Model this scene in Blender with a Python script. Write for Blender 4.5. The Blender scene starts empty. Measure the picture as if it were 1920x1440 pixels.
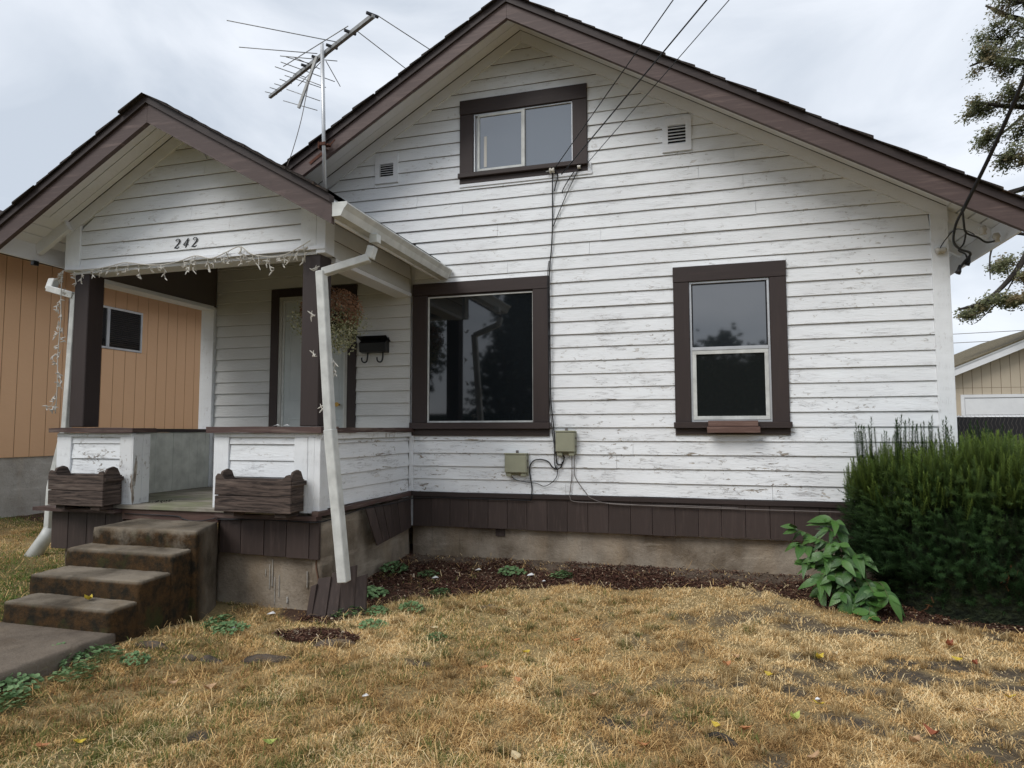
import bpy, bmesh, math, random
import numpy as np
from mathutils import Vector, Matrix, noise as mnoise
random.seed(7); np.random.seed(7)
SC = bpy.context.scene
COL = SC.collection
rad = math.radians
rnd = random.random
def ru(a, b): return a + (b - a) * random.random()

# ------------------------------------------------------------------ camera, sky, sun, exposure
cam_d = bpy.data.cameras.new('camera'); cam = bpy.data.objects.new('camera', cam_d); COL.objects.link(cam)
yaw, pitch, roll = rad(16.0234), rad(3.9036), rad(-0.101)
fw = Vector((-math.sin(yaw)*math.cos(pitch), math.cos(yaw)*math.cos(pitch), math.sin(pitch)))
rt = Vector((math.cos(yaw), math.sin(yaw), 0)); up = rt.cross(fw)
r2 = rt*math.cos(roll) + up*math.sin(roll); u2 = -rt*math.sin(roll) + up*math.cos(roll)
m3 = Matrix((r2, u2, -fw)).transposed()
cam.matrix_world = Matrix.Translation((0, -6.4, 1.30)) @ m3.to_4x4()
cam_d.sensor_width = 36; cam_d.lens = 36*1237.23/1920; cam_d.clip_start = .05; cam_d.clip_end = 600
SC.camera = cam

SUN_EL, SUN_AZ = 46, 212          # azimuth: degrees clockwise from +Y
world = bpy.data.worlds.new('World'); SC.world = world; world.use_nodes = True
wn = world.node_tree.nodes; wl = world.node_tree.links; wn.clear()
wo = wn.new('ShaderNodeOutputWorld'); bg = wn.new('ShaderNodeBackground'); bg.inputs[1].default_value = 0.10
sky = wn.new('ShaderNodeTexSky'); sky.sky_type = 'NISHITA'; sky.sun_disc = False
sky.sun_elevation = rad(SUN_EL); sky.sun_rotation = rad(SUN_AZ)
tc = wn.new('ShaderNodeTexCoord'); mp = wn.new('ShaderNodeMapping'); mp.inputs['Scale'].default_value = (1.0, 1.0, 2.4)
wl.new(tc.outputs['Generated'], mp.inputs[0])
nz = wn.new('ShaderNodeTexNoise'); nz.inputs['Scale'].default_value = 2.3; nz.inputs['Detail'].default_value = 7
nz.inputs['Roughness'].default_value = .52; nz.inputs['Distortion'].default_value = .5
wl.new(mp.outputs[0], nz.inputs['Vector'])
cr = wn.new('ShaderNodeValToRGB'); e = cr.color_ramp.elements
e[0].position = .38; e[0].color = (4.75, 5.25, 5.95, 1); e[1].position = .62; e[1].color = (7.2, 7.55, 8.1, 1)
wl.new(nz.outputs[0], cr.inputs[0])
mx = wn.new('ShaderNodeMixRGB'); mx.inputs[0].default_value = .93
wl.new(sky.outputs[0], mx.inputs[1]); wl.new(cr.outputs[0], mx.inputs[2])
wl.new(mx.outputs[0], bg.inputs[0]); wl.new(bg.outputs[0], wo.inputs[0])
sd = bpy.data.lights.new('sun', 'SUN'); sd.energy = 1.5; sd.angle = rad(30); sd.color = (1, .97, .93)
sun = bpy.data.objects.new('sun', sd); COL.objects.link(sun)
az = rad(SUN_AZ); sv = Vector((math.sin(az)*math.cos(rad(SUN_EL)), math.cos(az)*math.cos(rad(SUN_EL)), math.sin(rad(SUN_EL))))
sun.rotation_euler = sv.to_track_quat('Z', 'Y').to_euler()
SC.view_settings.view_transform = 'Standard'; SC.view_settings.look = 'None'
SC.view_settings.exposure = 0.42; SC.view_settings.gamma = 1.0; SC.view_settings.use_curve_mapping = False

# ------------------------------------------------------------------ material helpers
class NT:
    def __init__(s, name):
        s.m = bpy.data.materials.new(name); s.m.use_nodes = True
        s.t = s.m.node_tree; s.n = s.t.nodes; s.b = s.n['Principled BSDF']
        s.geo = s.n.new('ShaderNodeNewGeometry'); s.pos = s.geo.outputs['Position']
    def link(s, a, b): s.t.links.new(a, b)
    def mapv(s, sc, src=None, rot=(0, 0, 0)):
        m = s.n.new('ShaderNodeMapping'); m.inputs['Scale'].default_value = sc; m.inputs['Rotation'].default_value = rot
        s.link(src or s.pos, m.inputs[0]); return m.outputs[0]
    def noise(s, scale=(1, 1, 1), detail=5, rough=.55, dist=0, src=None):
        if not isinstance(scale, tuple): scale = (scale,)*3
        n = s.n.new('ShaderNodeTexNoise'); n.inputs['Scale'].default_value = 1
        n.inputs['Detail'].default_value = detail; n.inputs['Roughness'].default_value = rough; n.inputs['Distortion'].default_value = dist
        s.link(s.mapv(scale, src), n.inputs['Vector']); return n.outputs[0]
    def math(s, op, a, b=0.0, c=0.0, clamp=False):
        n = s.n.new('ShaderNodeMath'); n.operation = op; n.use_clamp = clamp
        for i, v in enumerate((a, b, c)):
            if isinstance(v, (int, float)): n.inputs[i].default_value = v
            else: s.link(v, n.inputs[i])
        return n.outputs[0]
    def ramp(s, v, a, b, lo=0.0, hi=1.0):
        n = s.n.new('ShaderNodeMapRange'); n.inputs[1].default_value = a; n.inputs[2].default_value = b
        n.inputs[3].default_value = lo; n.inputs[4].default_value = hi; s.link(v, n.inputs[0]); return n.outputs[0]
    def mix(s, f, a, b):
        n = s.n.new('ShaderNodeMixRGB')
        for i, v in enumerate((f, a, b)):
            if isinstance(v, tuple): n.inputs[i].default_value = v + (1,)
            elif isinstance(v, (int, float)): n.inputs[i].default_value = v
            else: s.link(v, n.inputs[i])
        return n.outputs[0]
    def sep(s):
        n = s.n.new('ShaderNodeSeparateXYZ'); s.link(s.pos, n.inputs[0]); return n.outputs
    def orand(s):
        n = s.n.new('ShaderNodeObjectInfo'); return n.outputs['Random']
    def attr(s, name):
        n = s.n.new('ShaderNodeAttribute'); n.attribute_name = name; return n.outputs['Color']
    def out(s, col, rough=.7, bump=None, bs=.3, bd=.01, spec=.3):
        if isinstance(col, tuple): s.b.inputs['Base Color'].default_value = col + (1,)
        else: s.link(col, s.b.inputs['Base Color'])
        if isinstance(rough, (int, float)): s.b.inputs['Roughness'].default_value = rough
        else: s.link(rough, s.b.inputs['Roughness'])
        s.b.inputs['Specular IOR Level'].default_value = spec
        if bump is not None:
            n = s.n.new('ShaderNodeBump'); n.inputs['Strength'].default_value = bs; n.inputs['Distance'].default_value = bd
            s.link(bump, n.inputs['Height']); s.link(n.outputs[0], s.b.inputs['Normal'])
        return s.m

M = {}
EXP = .1312
def white_paint(name, sev, axis='x', base=(.84, .86, .875), dirt=(.58, .58, .58), zr=(0.6, 2.9)):
    t = NT(name)
    st = {'x': (3.2, 3.2, 17), 'y': (3.2, 3.2, 17), 'z': (16, 16, 2.6)}[axis]
    ck = {'x': (4.5, 4.5, 48), 'y': (4.5, 4.5, 48), 'z': (55, 55, 3.5)}[axis]
    z = t.sep()[2]; x = t.sep()[0]
    zf = t.ramp(z, zr[0], zr[1], 1, .42)
    low = t.noise(.9, 2)
    sv = t.math('MULTIPLY', t.ramp(low, .3, .7, .35, 1.25), zf)
    n1 = t.noise(st, 9, .62, .4)
    thr = t.math('SUBTRACT', .755, t.math('MULTIPLY', sv, .10*sev))
    if axis != 'z':
        fr = t.math('FRACT', t.math('DIVIDE', t.math('ADD', t.math('SUBTRACT', z, .658), 5*EXP), EXP))
        zone = t.ramp(t.noise((1.5, 1.5, 2.2), 4, .6), .46, .62)
        lip = t.math('MULTIPLY', t.math('MULTIPLY', t.ramp(fr, .02, .38, 1, 0), zone), t.math('MULTIPLY', sv, .165*sev))
        thr = t.math('SUBTRACT', thr, lip)
    peel = t.math('MULTIPLY', t.math('SUBTRACT', n1, thr), 45, clamp=True)
    n2 = t.noise(ck, 6, .6, 1.2)
    cr_ = t.math('ABSOLUTE', t.math('SUBTRACT', n2, .5))
    crack = t.math('SUBTRACT', 1, t.math('MULTIPLY', cr_, 42), clamp=True)
    gate = t.ramp(t.noise((2.9, 2.9, 12), 6, .65), .515, .585)
    crack = t.math('MULTIPLY', t.math('MULTIPLY', crack, gate), t.math('MULTIPLY', sv, .85*min(1, sev)), clamp=True)
    d = t.ramp(t.noise((1.4, 1.4, 5), 6, .6), .38, .74, 0, .32)
    o = t.math('MULTIPLY', t.orand(), .09)
    pc = t.mix(t.math('ADD', d, o), base, dirt)
    wood = t.mix(t.ramp(t.noise((11, 11, 45) if axis != 'z' else (45, 45, 11), 5), .4, .6), (.20, .16, .125), (.50, .45, .385))
    chip = t.math('MULTIPLY', t.math('MULTIPLY', t.math('SUBTRACT', t.noise((16, 16, 34) if axis != 'z' else (34, 34, 16), 5, .6, .8), .615), 40, clamp=True), t.math('MULTIPLY', t.ramp(t.noise((1.9, 1.9, 3.5), 3), .45, .57), t.math('MULTIPLY', sv, 1.1*min(1, sev))), clamp=True)
    peel = t.math('MAXIMUM', peel, chip)
    c = t.mix(peel, pc, wood)
    c = t.mix(crack, c, (.24, .21, .19))
    if axis != 'z' and sev > .9:
        pt = t.math('MULTIPLY', t.ramp(t.noise((1.7, 1.7, 7.5), 7, .62, .3), .625, .64), t.ramp(z, .92, .80))
        c = t.mix(t.math('MULTIPLY', pt, .9), c, t.mix(t.noise((9, 9, 30), 4), (.60, .56, .48), (.40, .36, .30)))
    edge = t.math('SUBTRACT', t.math('MULTIPLY', t.math('SUBTRACT', n1, t.math('SUBTRACT', thr, .02)), 28, clamp=True), peel)
    c = t.mix(t.math('MULTIPLY', edge, .25), c, (.25, .23, .2))
    h = t.math('SUBTRACT', t.math('ADD', t.math('MULTIPLY', peel, -1), t.math('MULTIPLY', t.noise((9, 9, 70) if axis != 'z' else (70, 70, 9), 7, .7, .8), 1.1)), t.math('MULTIPLY', crack, .8))
    return t.out(c, .62, h, .65, .007)
M['siding'] = white_paint('siding_paint', 1.0)
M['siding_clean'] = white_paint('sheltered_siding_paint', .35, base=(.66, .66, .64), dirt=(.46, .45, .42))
M['white_v'] = white_paint('white_trim_vertical', .7, 'z', zr=(.6, 2.2))
M['white_peel'] = white_paint('badly_peeled_white_paint', 1.75, 'z', base=(.76, .77, .77), zr=(0, 6))
M['white_trim'] = white_paint('white_trim', .35, base=(.82, .84, .875), dirt=(.64, .63, .63))
M['soffit'] = white_paint('soffit_paint', .1, base=(.82, .84, .875), dirt=(.66, .65, .64))

def brown_paint(name, base=(.038, .0275, .0255), worn=(.105, .075, .064), amt=.35, axis='x', grain=1):
    t = NT(name)
    st = {'x': (3, 3, 40), 'z': (40, 40, 3), 'n': (9, 9, 9)}[axis]
    n = t.noise(st, 7, .65, .3)
    w = t.math('MULTIPLY', t.ramp(n, .5, .72), t.ramp(t.noise(1.6, 3), .35, .7, .2, 1))
    c = t.mix(t.math('MULTIPLY', w, amt), base, worn)
    c = t.mix(t.ramp(t.noise(14, 3), .62, .75, 0, .25), c, (.02, .015, .015))
    c = t.mix(t.math('MULTIPLY', t.math('POWER', t.orand(), 2.0), .45), c, tuple(v*1.9 for v in base))
    return t.out(c, .55, n, .35*grain, .004)
M['brown'] = brown_paint('brown_paint')
M['brown_v'] = brown_paint('brown_paint_vertical', axis='z', amt=.2)
M['fascia'] = brown_paint('lit_brown_fascia', (.080, .055, .050), (.21, .15, .13), .85)  # trim brown lightened for the light on the rakes, with worn grain
M['skirt'] = brown_paint('brown_skirt_paint', (.047, .034, .030), (.16, .115, .10), .6, 'z')
M['cap'] = brown_paint('worn_brown_cap', (.07, .043, .038), (.40, .33, .27), .75)
M['redwood'] = brown_paint('weathered_red_brown_wood', (.10, .058, .047), (.30, .21, .17), .8)
def weathered():
    t = NT('weathered_dark_wood'); n = t.noise((4, 4, 60), 8, .7, .6); k = t.noise((2, 2, 14), 3)
    c = t.mix(t.ramp(n, .38, .62), (.022, .016, .014), (.13, .095, .078)); c = t.mix(t.ramp(k, .6, .78, 0, .5), c, (.27, .215, .18))
    return t.out(c, .85, n, .9, .006)
M['old'] = weathered()
def concrete(name, base=(.25, .235, .205), dark=(.13, .115, .09), moss=0.0, rough_top=0):
    t = NT(name); n = t.noise(2.2, 8, .62); g = t.noise(60, 4, .7); z = t.sep()[2]
    c = t.mix(t.ramp(n, .38, .64), dark, base)
    c = t.mix(t.ramp(t.noise((3, 3, .8), 4), .5, .7, 0, .4), c, tuple(v*k for v, k in zip(base, (1.15, 1.0, .8))))
    c = t.mix(t.math('MULTIPLY', t.ramp(t.noise((.7, .7, 5), 5, .7), .55, .62), .4), c, tuple(v*1.35 for v in base))
    c = t.mix(t.ramp(t.noise((14, 14, 1.5), 5, .6), .62, .75, 0, .45), c, tuple(v*.5 for v in dark))
    c = t.mix(t.ramp(g, .62, .75, 0, .35), c, (.42, .40, .36)); c = t.mix(t.ramp(g, .3, .4, .35, 0), c, (.05, .045, .04))
    if moss:
        nz_ = t.n.new('ShaderNodeSeparateXYZ'); t.link(t.geo.outputs['Normal'], nz_.inputs[0])
        side = t.ramp(nz_.outputs[2], .3, .9, 1, 0)
        hz = t.ramp(z, .58, .15, .05, .62)
        mk = t.math('MULTIPLY', t.math('MULTIPLY', t.ramp(t.math('ADD', t.noise(4.5, 7, .65), hz), .52, .74), side), t.ramp(t.sep()[1], -2.02, -2.2, .12, 1))
        mc = t.mix(t.ramp(t.noise(12, 6, .7), .38, .62), (.012, .010, .006), (.065, .034, .012))
        c = t.mix(t.math('MULTIPLY', mk, moss), c, t.mix(t.ramp(t.noise(5, 5), .55, .66), mc, (.035, .036, .011)))
    return t.out(c, .92, t.math('ADD', g, t.math('MULTIPLY', t.noise(14, 6, .7), 2)), .8, .008, spec=.2)
M['concrete'] = concrete('old_concrete', (.37, .315, .25), (.16, .125, .09))
M['stairs'] = concrete('mossy_concrete', (.235, .20, .155), (.07, .057, .042), .97)
M['walk'] = concrete('walk_concrete', (.165, .135, .105), (.088, .070, .055))
M['nconc'] = concrete('neighbour_concrete', (.50, .48, .44), (.34, .31, .27))
M['stone'] = concrete('field_stone', (.16, .125, .095), (.045, .038, .032))
def simple(name, c, rough=.5, var=.0, bump=0, bscale=40, metal=0, spec=.4, sc=5):
    t = NT(name)
    col = c
    if var:
        col = t.mix(t.ramp(t.noise(sc, 5), .35, .7), c, tuple(v*(1-var) for v in c))
    b = t.noise(bscale, 4) if bump else None
    m = t.out(col, rough, b, bump, .004, spec); t.b.inputs['Metallic'].default_value = metal; return m
M['gutter'] = simple('dirty_white_enamel', (.66, .67, .64), .42, .28, sc=9)
M['alum'] = simple('mill_aluminium', (.62, .63, .64), .4, .2, metal=.55)
M['galv'] = simple('weathered_antenna_metal', (.34, .34, .33), .5, .4, metal=.5, sc=20)
M['rust'] = simple('rusty_steel', (.13, .05, .03), .9, .5, sc=30)
M['black'] = simple('black_rubber', (.012, .012, .014), .5)
M['blackmetal'] = simple('black_metal', (.01, .01, .011), .38)
M['cordw'] = simple('white_plastic_cord', (.62, .59, .53), .5, .2)
M['greyw'] = simple('grey_wire', (.16, .14, .13), .6)
M['box'] = simple('olive_grey_plastic', (.34, .34, .245), .45, .18)
M['door'] = simple('pale_painted_door', (.52, .55, .54), .5, .12)
M['jamb'] = simple('pale_jamb', (.50, .49, .45), .6, .25)
M['under'] = simple('dirty_shadowed_lap_edge', (.10, .075, .065), .95)  # dirty bare wood under the laps, also darkened to strengthen their shadow lines
M['litter'] = simple('white_litter', (.8, .8, .8), .6)
M['porcelain'] = simple('porcelain', (.55, .52, .46), .25)
M['brass'] = simple('brass', (.5, .3, .08), .35, metal=.8)
M['gwhite'] = simple('garage_white', (.74, .75, .76), .5, .08)
M['porchgrey'] = simple('grey_green_board_paint', (.66, .67, .61), .6, .3, .3, 30, sc=7)
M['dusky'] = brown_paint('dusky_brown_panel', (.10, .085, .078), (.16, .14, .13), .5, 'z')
def t111(name, base, dk):
    t = NT(name); n = t.noise((14, 14, 22), 7, .7); w = t.noise(.8, 3)
    c = t.mix(t.ramp(w, .3, .7, 0, .35), base, dk); c = t.mix(t.ramp(n, .6, .75, 0, .3), c, dk)
    return t.out(c, .8, n, .55, .006)
M['orange'] = t111('salmon_orange_paint', (.74, .465, .275), (.62, .375, .215))
M['beige'] = t111('beige_panel_paint', (.50, .43, .33), (.42, .35, .26))
M['groove'] = simple('panel_groove_dark', (.14, .075, .045), .9)
def shingle():
    t = NT('dark_asphalt_shingle'); g = t.noise(90, 3, .8); n = t.noise(5, 6)
    c = t.mix(t.ramp(g, .4, .65), (.018, .015, .014), (.06, .048, .042)); c = t.mix(t.ramp(n, .62, .75, 0, .6), c, (.17, .11, .07))
    return t.out(c, .95, g, .8, .006)
M['shingle'] = shingle()
def mossroof():
    t = NT('mossy_roof'); g = t.noise(18, 6, .8); c = t.mix(t.ramp(g, .35, .65), (.07, .06, .035), (.23, .19, .12))
    c = t.mix(t.ramp(t.noise(9, 3), .7, .76), c, (.45, .38, .28)); return t.out(c, .95, g, 1, .03)
M['mossroof'] = mossroof()
def floorp():
    t = NT('mossy_porch_floor'); n = t.noise((3, 12, 12), 6, .6); g = t.noise(2.5, 4)
    c = t.mix(t.ramp(n, .35, .68), (.17, .15, .12), (.36, .33, .28)); c = t.mix(t.ramp(g, .45, .62, 0, .6), c, (.17, .19, .09))
    return t.out(c, .8, n, .4, .004)
M['floor'] = floorp()
def glass(name, f0, base):
    t = NT(name); m = t.out(base, .035, t.noise(1.3, 1), .02, .03, .5); t.b.inputs['IOR'].default_value = f0; return m
M['glass'] = glass('dark_window_glass', 1.8, (.009, .011, .013))
M['glass_up'] = glass('reflective_window_glass', 2.4, (.018, .021, .026))
M['glass_att'] = glass('pale_attic_glass', 2.6, (.085, .10, .12))
M['screen'] = glass('insect_screened_glass', 1.6, (.013, .015, .015))

def leafmat(name, c1, c2, c3=None, tr=.25, rough=.55, sc=2.0):
    t = NT(name); rp = t.geo.outputs['Random Per Island']
    c = t.mix(rp, c1, c2)
    if c3: c = t.mix(t.ramp(t.noise(sc, 4), .5, .66), c, c3)
    m = t.out(c, rough, None, spec=.25)
    if tr:
        tb = t.n.new('ShaderNodeBsdfTranslucent'); t.link(c, tb.inputs[0]); ms = t.n.new('ShaderNodeMixShader'); ms.inputs[0].default_value = tr
        out = [n for n in t.n if n.type == 'OUTPUT_MATERIAL'][0]
        t.link(t.b.outputs[0], ms.inputs[1]); t.link(tb.outputs[0], ms.inputs[2]); t.link(ms.outputs[0], out.inputs[0])
    return m
def attrleaf(name, tr=.2, rough=.8):
    t = NT(name); c = t.attr('Col'); m = t.out(c, rough, None, spec=.15)
    tb = t.n.new('ShaderNodeBsdfTranslucent'); t.link(c, tb.inputs[0]); ms = t.n.new('ShaderNodeMixShader'); ms.inputs[0].default_value = tr
    out = [n for n in t.n if n.type == 'OUTPUT_MATERIAL'][0]
    t.link(t.b.outputs[0], ms.inputs[1]); t.link(tb.outputs[0], ms.inputs[2]); t.link(ms.outputs[0], out.inputs[0]); return m
M['grass'] = attrleaf('dry_grass')
M['attrmatte'] = attrleaf('mulch_chips', .0, .95)
M['yew'] = attrleaf('yew_needles', .1, .6)
M['oakleaf'] = leafmat('oak_leaves', (.15, .17, .09), (.28, .29, .16), (.34, .26, .15), .5)
M['treeleaf'] = leafmat('street_tree_leaves', (.02, .035, .012), (.05, .08, .03), None, .2)
M['conifer'] = leafmat('conifer_needles', (.012, .025, .014), (.03, .05, .028), None, .1)
M['bark'] = simple('dark_bark', (.045, .038, .032), .95, .4, .6, 30)
def shrub_leaf():
    t = NT('broad_green_leaf'); tcg = t.n.new('ShaderNodeTexCoord').outputs['Object']; sp = t.n.new('ShaderNodeSeparateXYZ'); t.link(tcg, sp.inputs[0])
    ay = t.math('ABSOLUTE', sp.outputs[1]); mid_ = t.math('SUBTRACT', 1, t.math('MULTIPLY', ay, 420), clamp=True)
    v = t.math('SUBTRACT', 1, t.math('MULTIPLY', t.math('ABSOLUTE', t.math('SUBTRACT', t.math('FRACT', t.math('MULTIPLY', t.math('SUBTRACT', sp.outputs[0], t.math('MULTIPLY', ay, .8)), 55)), .5)), 9), clamp=True)
    c = t.mix(t.orand(), (.020, .068, .012), (.070, .160, .032)); c = t.mix(t.ramp(t.noise(25, 5, .7), .5, .7, 0, .35), c, (.10, .15, .035))
    c = t.mix(t.math('MULTIPLY', t.math('MAXIMUM', mid_, t.math('MULTIPLY', v, .45)), .3), c, (.14, .24, .08)); c = t.mix(t.ramp(t.noise(60, 3), .70, .74, 0, .8), c, (.16, .09, .04))
    t.m['x'] = 1; return t.out(c, .42, t.math('MAXIMUM', mid_, t.math('MULTIPLY', v, .5)), .4, .003, .4)
M['shrubleaf'] = shrub_leaf()
M['shrubleaf_old'] = leafmat('broad_green_leaf', (.045, .125, .028), (.09, .20, .045), None, .25, .45)
M['stem'] = simple('green_stem', (.10, .12, .05), .7)
M['weed'] = leafmat('blue_green_weed', (.11, .20, .085), (.22, .33, .15), None, .2)
M['flower'] = leafmat('dried_flower_leaf', (.20, .10, .055), (.36, .21, .13), None, .2)
M['flower2'] = leafmat('yellow_green_flower_leaf', (.13, .16, .06), (.55, .52, .34), None, .2)
for n_, c_ in dict(lf_yellow=(.62, .46, .05), lf_tan=(.52, .33, .18), lf_orange=(.50, .22, .09), lf_red=(.30, .09, .04), lf_green=(.45, .52, .13), lf_pale=(.62, .50, .30)).items():
    M[n_] = simple(n_, c_, .7, .35, sc=40)

# ------------------------------------------------------------------ object helpers
def link(name, me, mat=None, parent=None, kind=None):
    o = bpy.data.objects.new(name, me); COL.objects.link(o)
    if mat is not None and not me.materials:
        for m in (mat if isinstance(mat, (list, tuple)) else [mat]): me.materials.append(m)
    if parent is not None:
        o.parent = parent
        loc = Vector(parent.get('base', (0, 0, 0))) if parent.type == 'EMPTY' else Vector((0, 0, 0))
        o.matrix_parent_inverse = Matrix.Translation(-loc)
    if kind: o['kind'] = kind
    return o
def tag(o, label=None, cat=None, group=None, kind=None):
    if label: o['label'] = label
    if cat: o['category'] = cat
    if group: o['group'] = group
    if kind: o['kind'] = kind
    return o
def thing(name, label, cat, loc=(0, 0, 0), group=None):
    o = bpy.data.objects.new(name, None); COL.objects.link(o); o.location = loc; o['base'] = list(loc); o.empty_display_size = .1
    return tag(o, label, cat, group)
class MB:
    def __init__(s): s.v = []; s.f = []; s.mi = []
    def add(s, vs, fs, mi=0):
        b = len(s.v); s.v += [tuple(v) for v in vs]; s.f += [tuple(b+i for i in f) for f in fs]; s.mi += [mi]*len(fs)
    def box(s, x0, x1, y0, y1, z0, z1, mi=0, j=0):
        vs = [(x, y, z) for z in (z0, z1) for y in (y0, y1) for x in (x0, x1)]
        if j: vs = [tuple(c+ru(-j, j) for c in v) for v in vs]
        s.add(vs, [(0, 2, 3, 1), (4, 5, 7, 6), (0, 1, 5, 4), (2, 6, 7, 3), (0, 4, 6, 2), (1, 3, 7, 5)], mi)
    def hexa(s, p, mi=0):   # 8 points: bottom quad ccw (4), top quad (4)
        s.add(p, [(3, 2, 1, 0), (4, 5, 6, 7), (0, 1, 5, 4), (1, 2, 6, 5), (2, 3, 7, 6), (3, 0, 4, 7)], mi)
    def beam(s, a, b, w, h, upv=(0, 0, 1), mi=0):
        a = Vector(a); b = Vector(b); d = (b-a).normalized(); u = Vector(upv); sd_ = d.cross(u).normalized(); u = sd_.cross(d).normalized()
        p = []
        for c in (a, b):
            for (i, k) in ((-1, -1), (1, -1), (1, 1), (-1, 1)): p.append(c + sd_*(i*w/2) + u*(k*h/2))
        s.add(p, [(3, 2, 1, 0), (4, 5, 6, 7), (0, 1, 5, 4), (1, 2, 6, 5), (2, 3, 7, 6), (3, 0, 4, 7)], mi)
    def tube(s, pts, r, n=6, mi=0, caps=True):
        pts = [Vector(p) for p in pts]; m = len(pts); rs = r if isinstance(r, (list, tuple)) else [r]*m
        prev = None; rings = []; vs = []
        for i, p in enumerate(pts):
            d = (pts[min(i+1, m-1)] - pts[max(i-1, 0)]); d = d.normalized() if d.length > 1e-9 else Vector((0, 0, 1))
            if prev is None: a = Vector((0, 0, 1)) if abs(d.z) < .9 else Vector((1, 0, 0)); u = d.cross(a).normalized()
            else: u = (prev - d*prev.dot(d)); u = u.normalized() if u.length > 1e-6 else d.orthogonal().normalized()
            prev = u; w = d.cross(u)
            for k in range(n):
                an = 2*math.pi*k/n; vs.append(p + (u*math.cos(an)+w*math.sin(an))*rs[i])
        fs = []
        for i in range(m-1):
            for k in range(n):
                k2 = (k+1) % n; fs.append((i*n+k, i*n+k2, (i+1)*n+k2, (i+1)*n+k))
        if caps: fs.append(tuple(range(n-1, -1, -1))); fs.append(tuple((m-1)*n+k for k in range(n)))
        s.add(vs, fs, mi)
    def mesh(s, name):
        me = bpy.data.meshes.new(name); me.from_pydata(s.v, [], s.f)
        if any(s.mi): me.polygons.foreach_set('material_index', s.mi)
        me.update(); return me
    def build(s, name, mat, parent=None, kind=None, bevel=0, smooth=False):
        me = s.mesh(name)
        if bevel:
            bm = bmesh.new(); bm.from_mesh(me); bmesh.ops.bevel(bm, geom=bm.edges[:], offset=bevel, segments=1, affect='EDGES'); bm.to_mesh(me); bm.free()
        if smooth: me.polygons.foreach_set('use_smooth', [True]*len(me.polygons))
        return link(name, me, mat, parent, kind)
def box(name, x0, x1, y0, y1, z0, z1, mat, parent=None, bevel=0, j=0, kind=None):
    b = MB(); b.box(x0, x1, y0, y1, z0, z1, j=j); return b.build(name, M[mat], parent, kind, bevel)
def smooth_pts(pts, k=6):
    pts = [Vector(p) for p in pts]; out = []
    for i in range(len(pts)-1):
        p0 = pts[max(i-1, 0)]; p1 = pts[i]; p2 = pts[i+1]; p3 = pts[min(i+2, len(pts)-1)]
        for q in range(k):
            t = q/k; out.append(.5*((2*p1)+(-p0+p2)*t+(2*p0-5*p1+4*p2-p3)*t*t+(-p0+3*p1-3*p2+p3)*t**3))
    out.append(pts[-1]); return out
def rope(name, pts, r, mat, parent=None, k=6, n=6, raw=False):
    b = MB(); b.tube(pts if raw else smooth_pts(pts, k), r, n); return b.build(name, M[mat], parent, smooth=True)
def np_mesh(name, verts, faces, cols=None):
    """verts (N,3), faces (M,k) uniform; cols per-vertex (N,3)"""
    me = bpy.data.meshes.new(name); N = len(verts); Mf, k = faces.shape
    me.vertices.add(N); me.vertices.foreach_set('co', np.ascontiguousarray(verts, dtype=np.float32).ravel())
    me.loops.add(Mf*k); me.loops.foreach_set('vertex_index', np.ascontiguousarray(faces, dtype=np.int32).ravel())
    me.polygons.add(Mf); me.polygons.foreach_set('loop_start', np.arange(0, Mf*k, k, dtype=np.int32))
    me.update(calc_edges=True)
    if cols is not None:
        a = me.color_attributes.new('Col', 'FLOAT_COLOR', 'POINT')
        c = np.ones((N, 4), dtype=np.float32); c[:, :3] = cols; a.data.foreach_set('color', c.ravel())
    return me

# ------------------------------------------------------------------ ground
def sstep(a, b, x): t = np.clip((x-a)/(b-a), 0, 1); return t*t*(3-2*t)
def vnoise(x, y, s, seed=0):
    x = x*s+seed*17.3; y = y*s+seed*9.1
    xi = np.floor(x); yi = np.floor(y); fx = x-xi; fy = y-yi; fx = fx*fx*(3-2*fx); fy = fy*fy*(3-2*fy)
    def h(a, b): v = np.sin(a*127.1+b*311.7+seed*74.7)*43758.5453; return v-np.floor(v)
    return (h(xi, yi)*(1-fx)+h(xi+1, yi)*fx)*(1-fy)+(h(xi, yi+1)*(1-fx)+h(xi+1, yi+1)*fx)*fy
def fbm(x, y, s, o=4, seed=0):
    r = 0; a = .5; t = 0
    for i in range(o): r = r+a*vnoise(x, y, s*2**i, seed+i); t += a; a *= .5
    return r/t
def gh(x, y):
    x = np.asarray(x, float); y = np.asarray(y, float); t = np.maximum(-y, 0)
    z = -.0875*np.minimum(t, 1.6)-.03*np.maximum(np.minimum(t, 12)-1.6, 0)
    z = z+.07*(1-sstep(-3.7, -3.0, x))*sstep(1.9, 2.6, t)
    zl = .03+.05*np.clip(-5-x, 0, 3.6)
    w = 1-sstep(-5.0, -4.5, x); z = z*(1-w)+zl*w
    z = z+(fbm(x, y, 1.3, 3, 5)-.5)*.04*sstep(.2, .6, t)+(fbm(x, y, 7, 2, 8)-.5)*.018
    return z
def g1(x, y): return float(gh(x, y))
mbx = [-9, -3.9, -3.2, -2.68, -2.63, -1.98, -1.44, -.54, .34, .71, .9, 1.38, 2.0, 3, 9]
mby = [-.1, -.2, -1.9, -1.95, -1.5, -1.05, -.74, -.57, -.42, -.70, -.88, -.98, -1.07, -1.2, -1.2]
def mulchmask(x, y):     # 1 in the bark bed by the wall
    b = np.interp(x, mbx, mby)+(fbm(x, y, 5, 3, 3)-.5)*.25
    m = sstep(-.05, .05, y-b)*(y < .6)
    d = np.hypot((x+2.62)/.38, (y+2.22)/.14); return np.maximum(m, 1-sstep(.8, 1.1, d+(fbm(x, y, 9, 2, 4)-.5)*.5))
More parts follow.
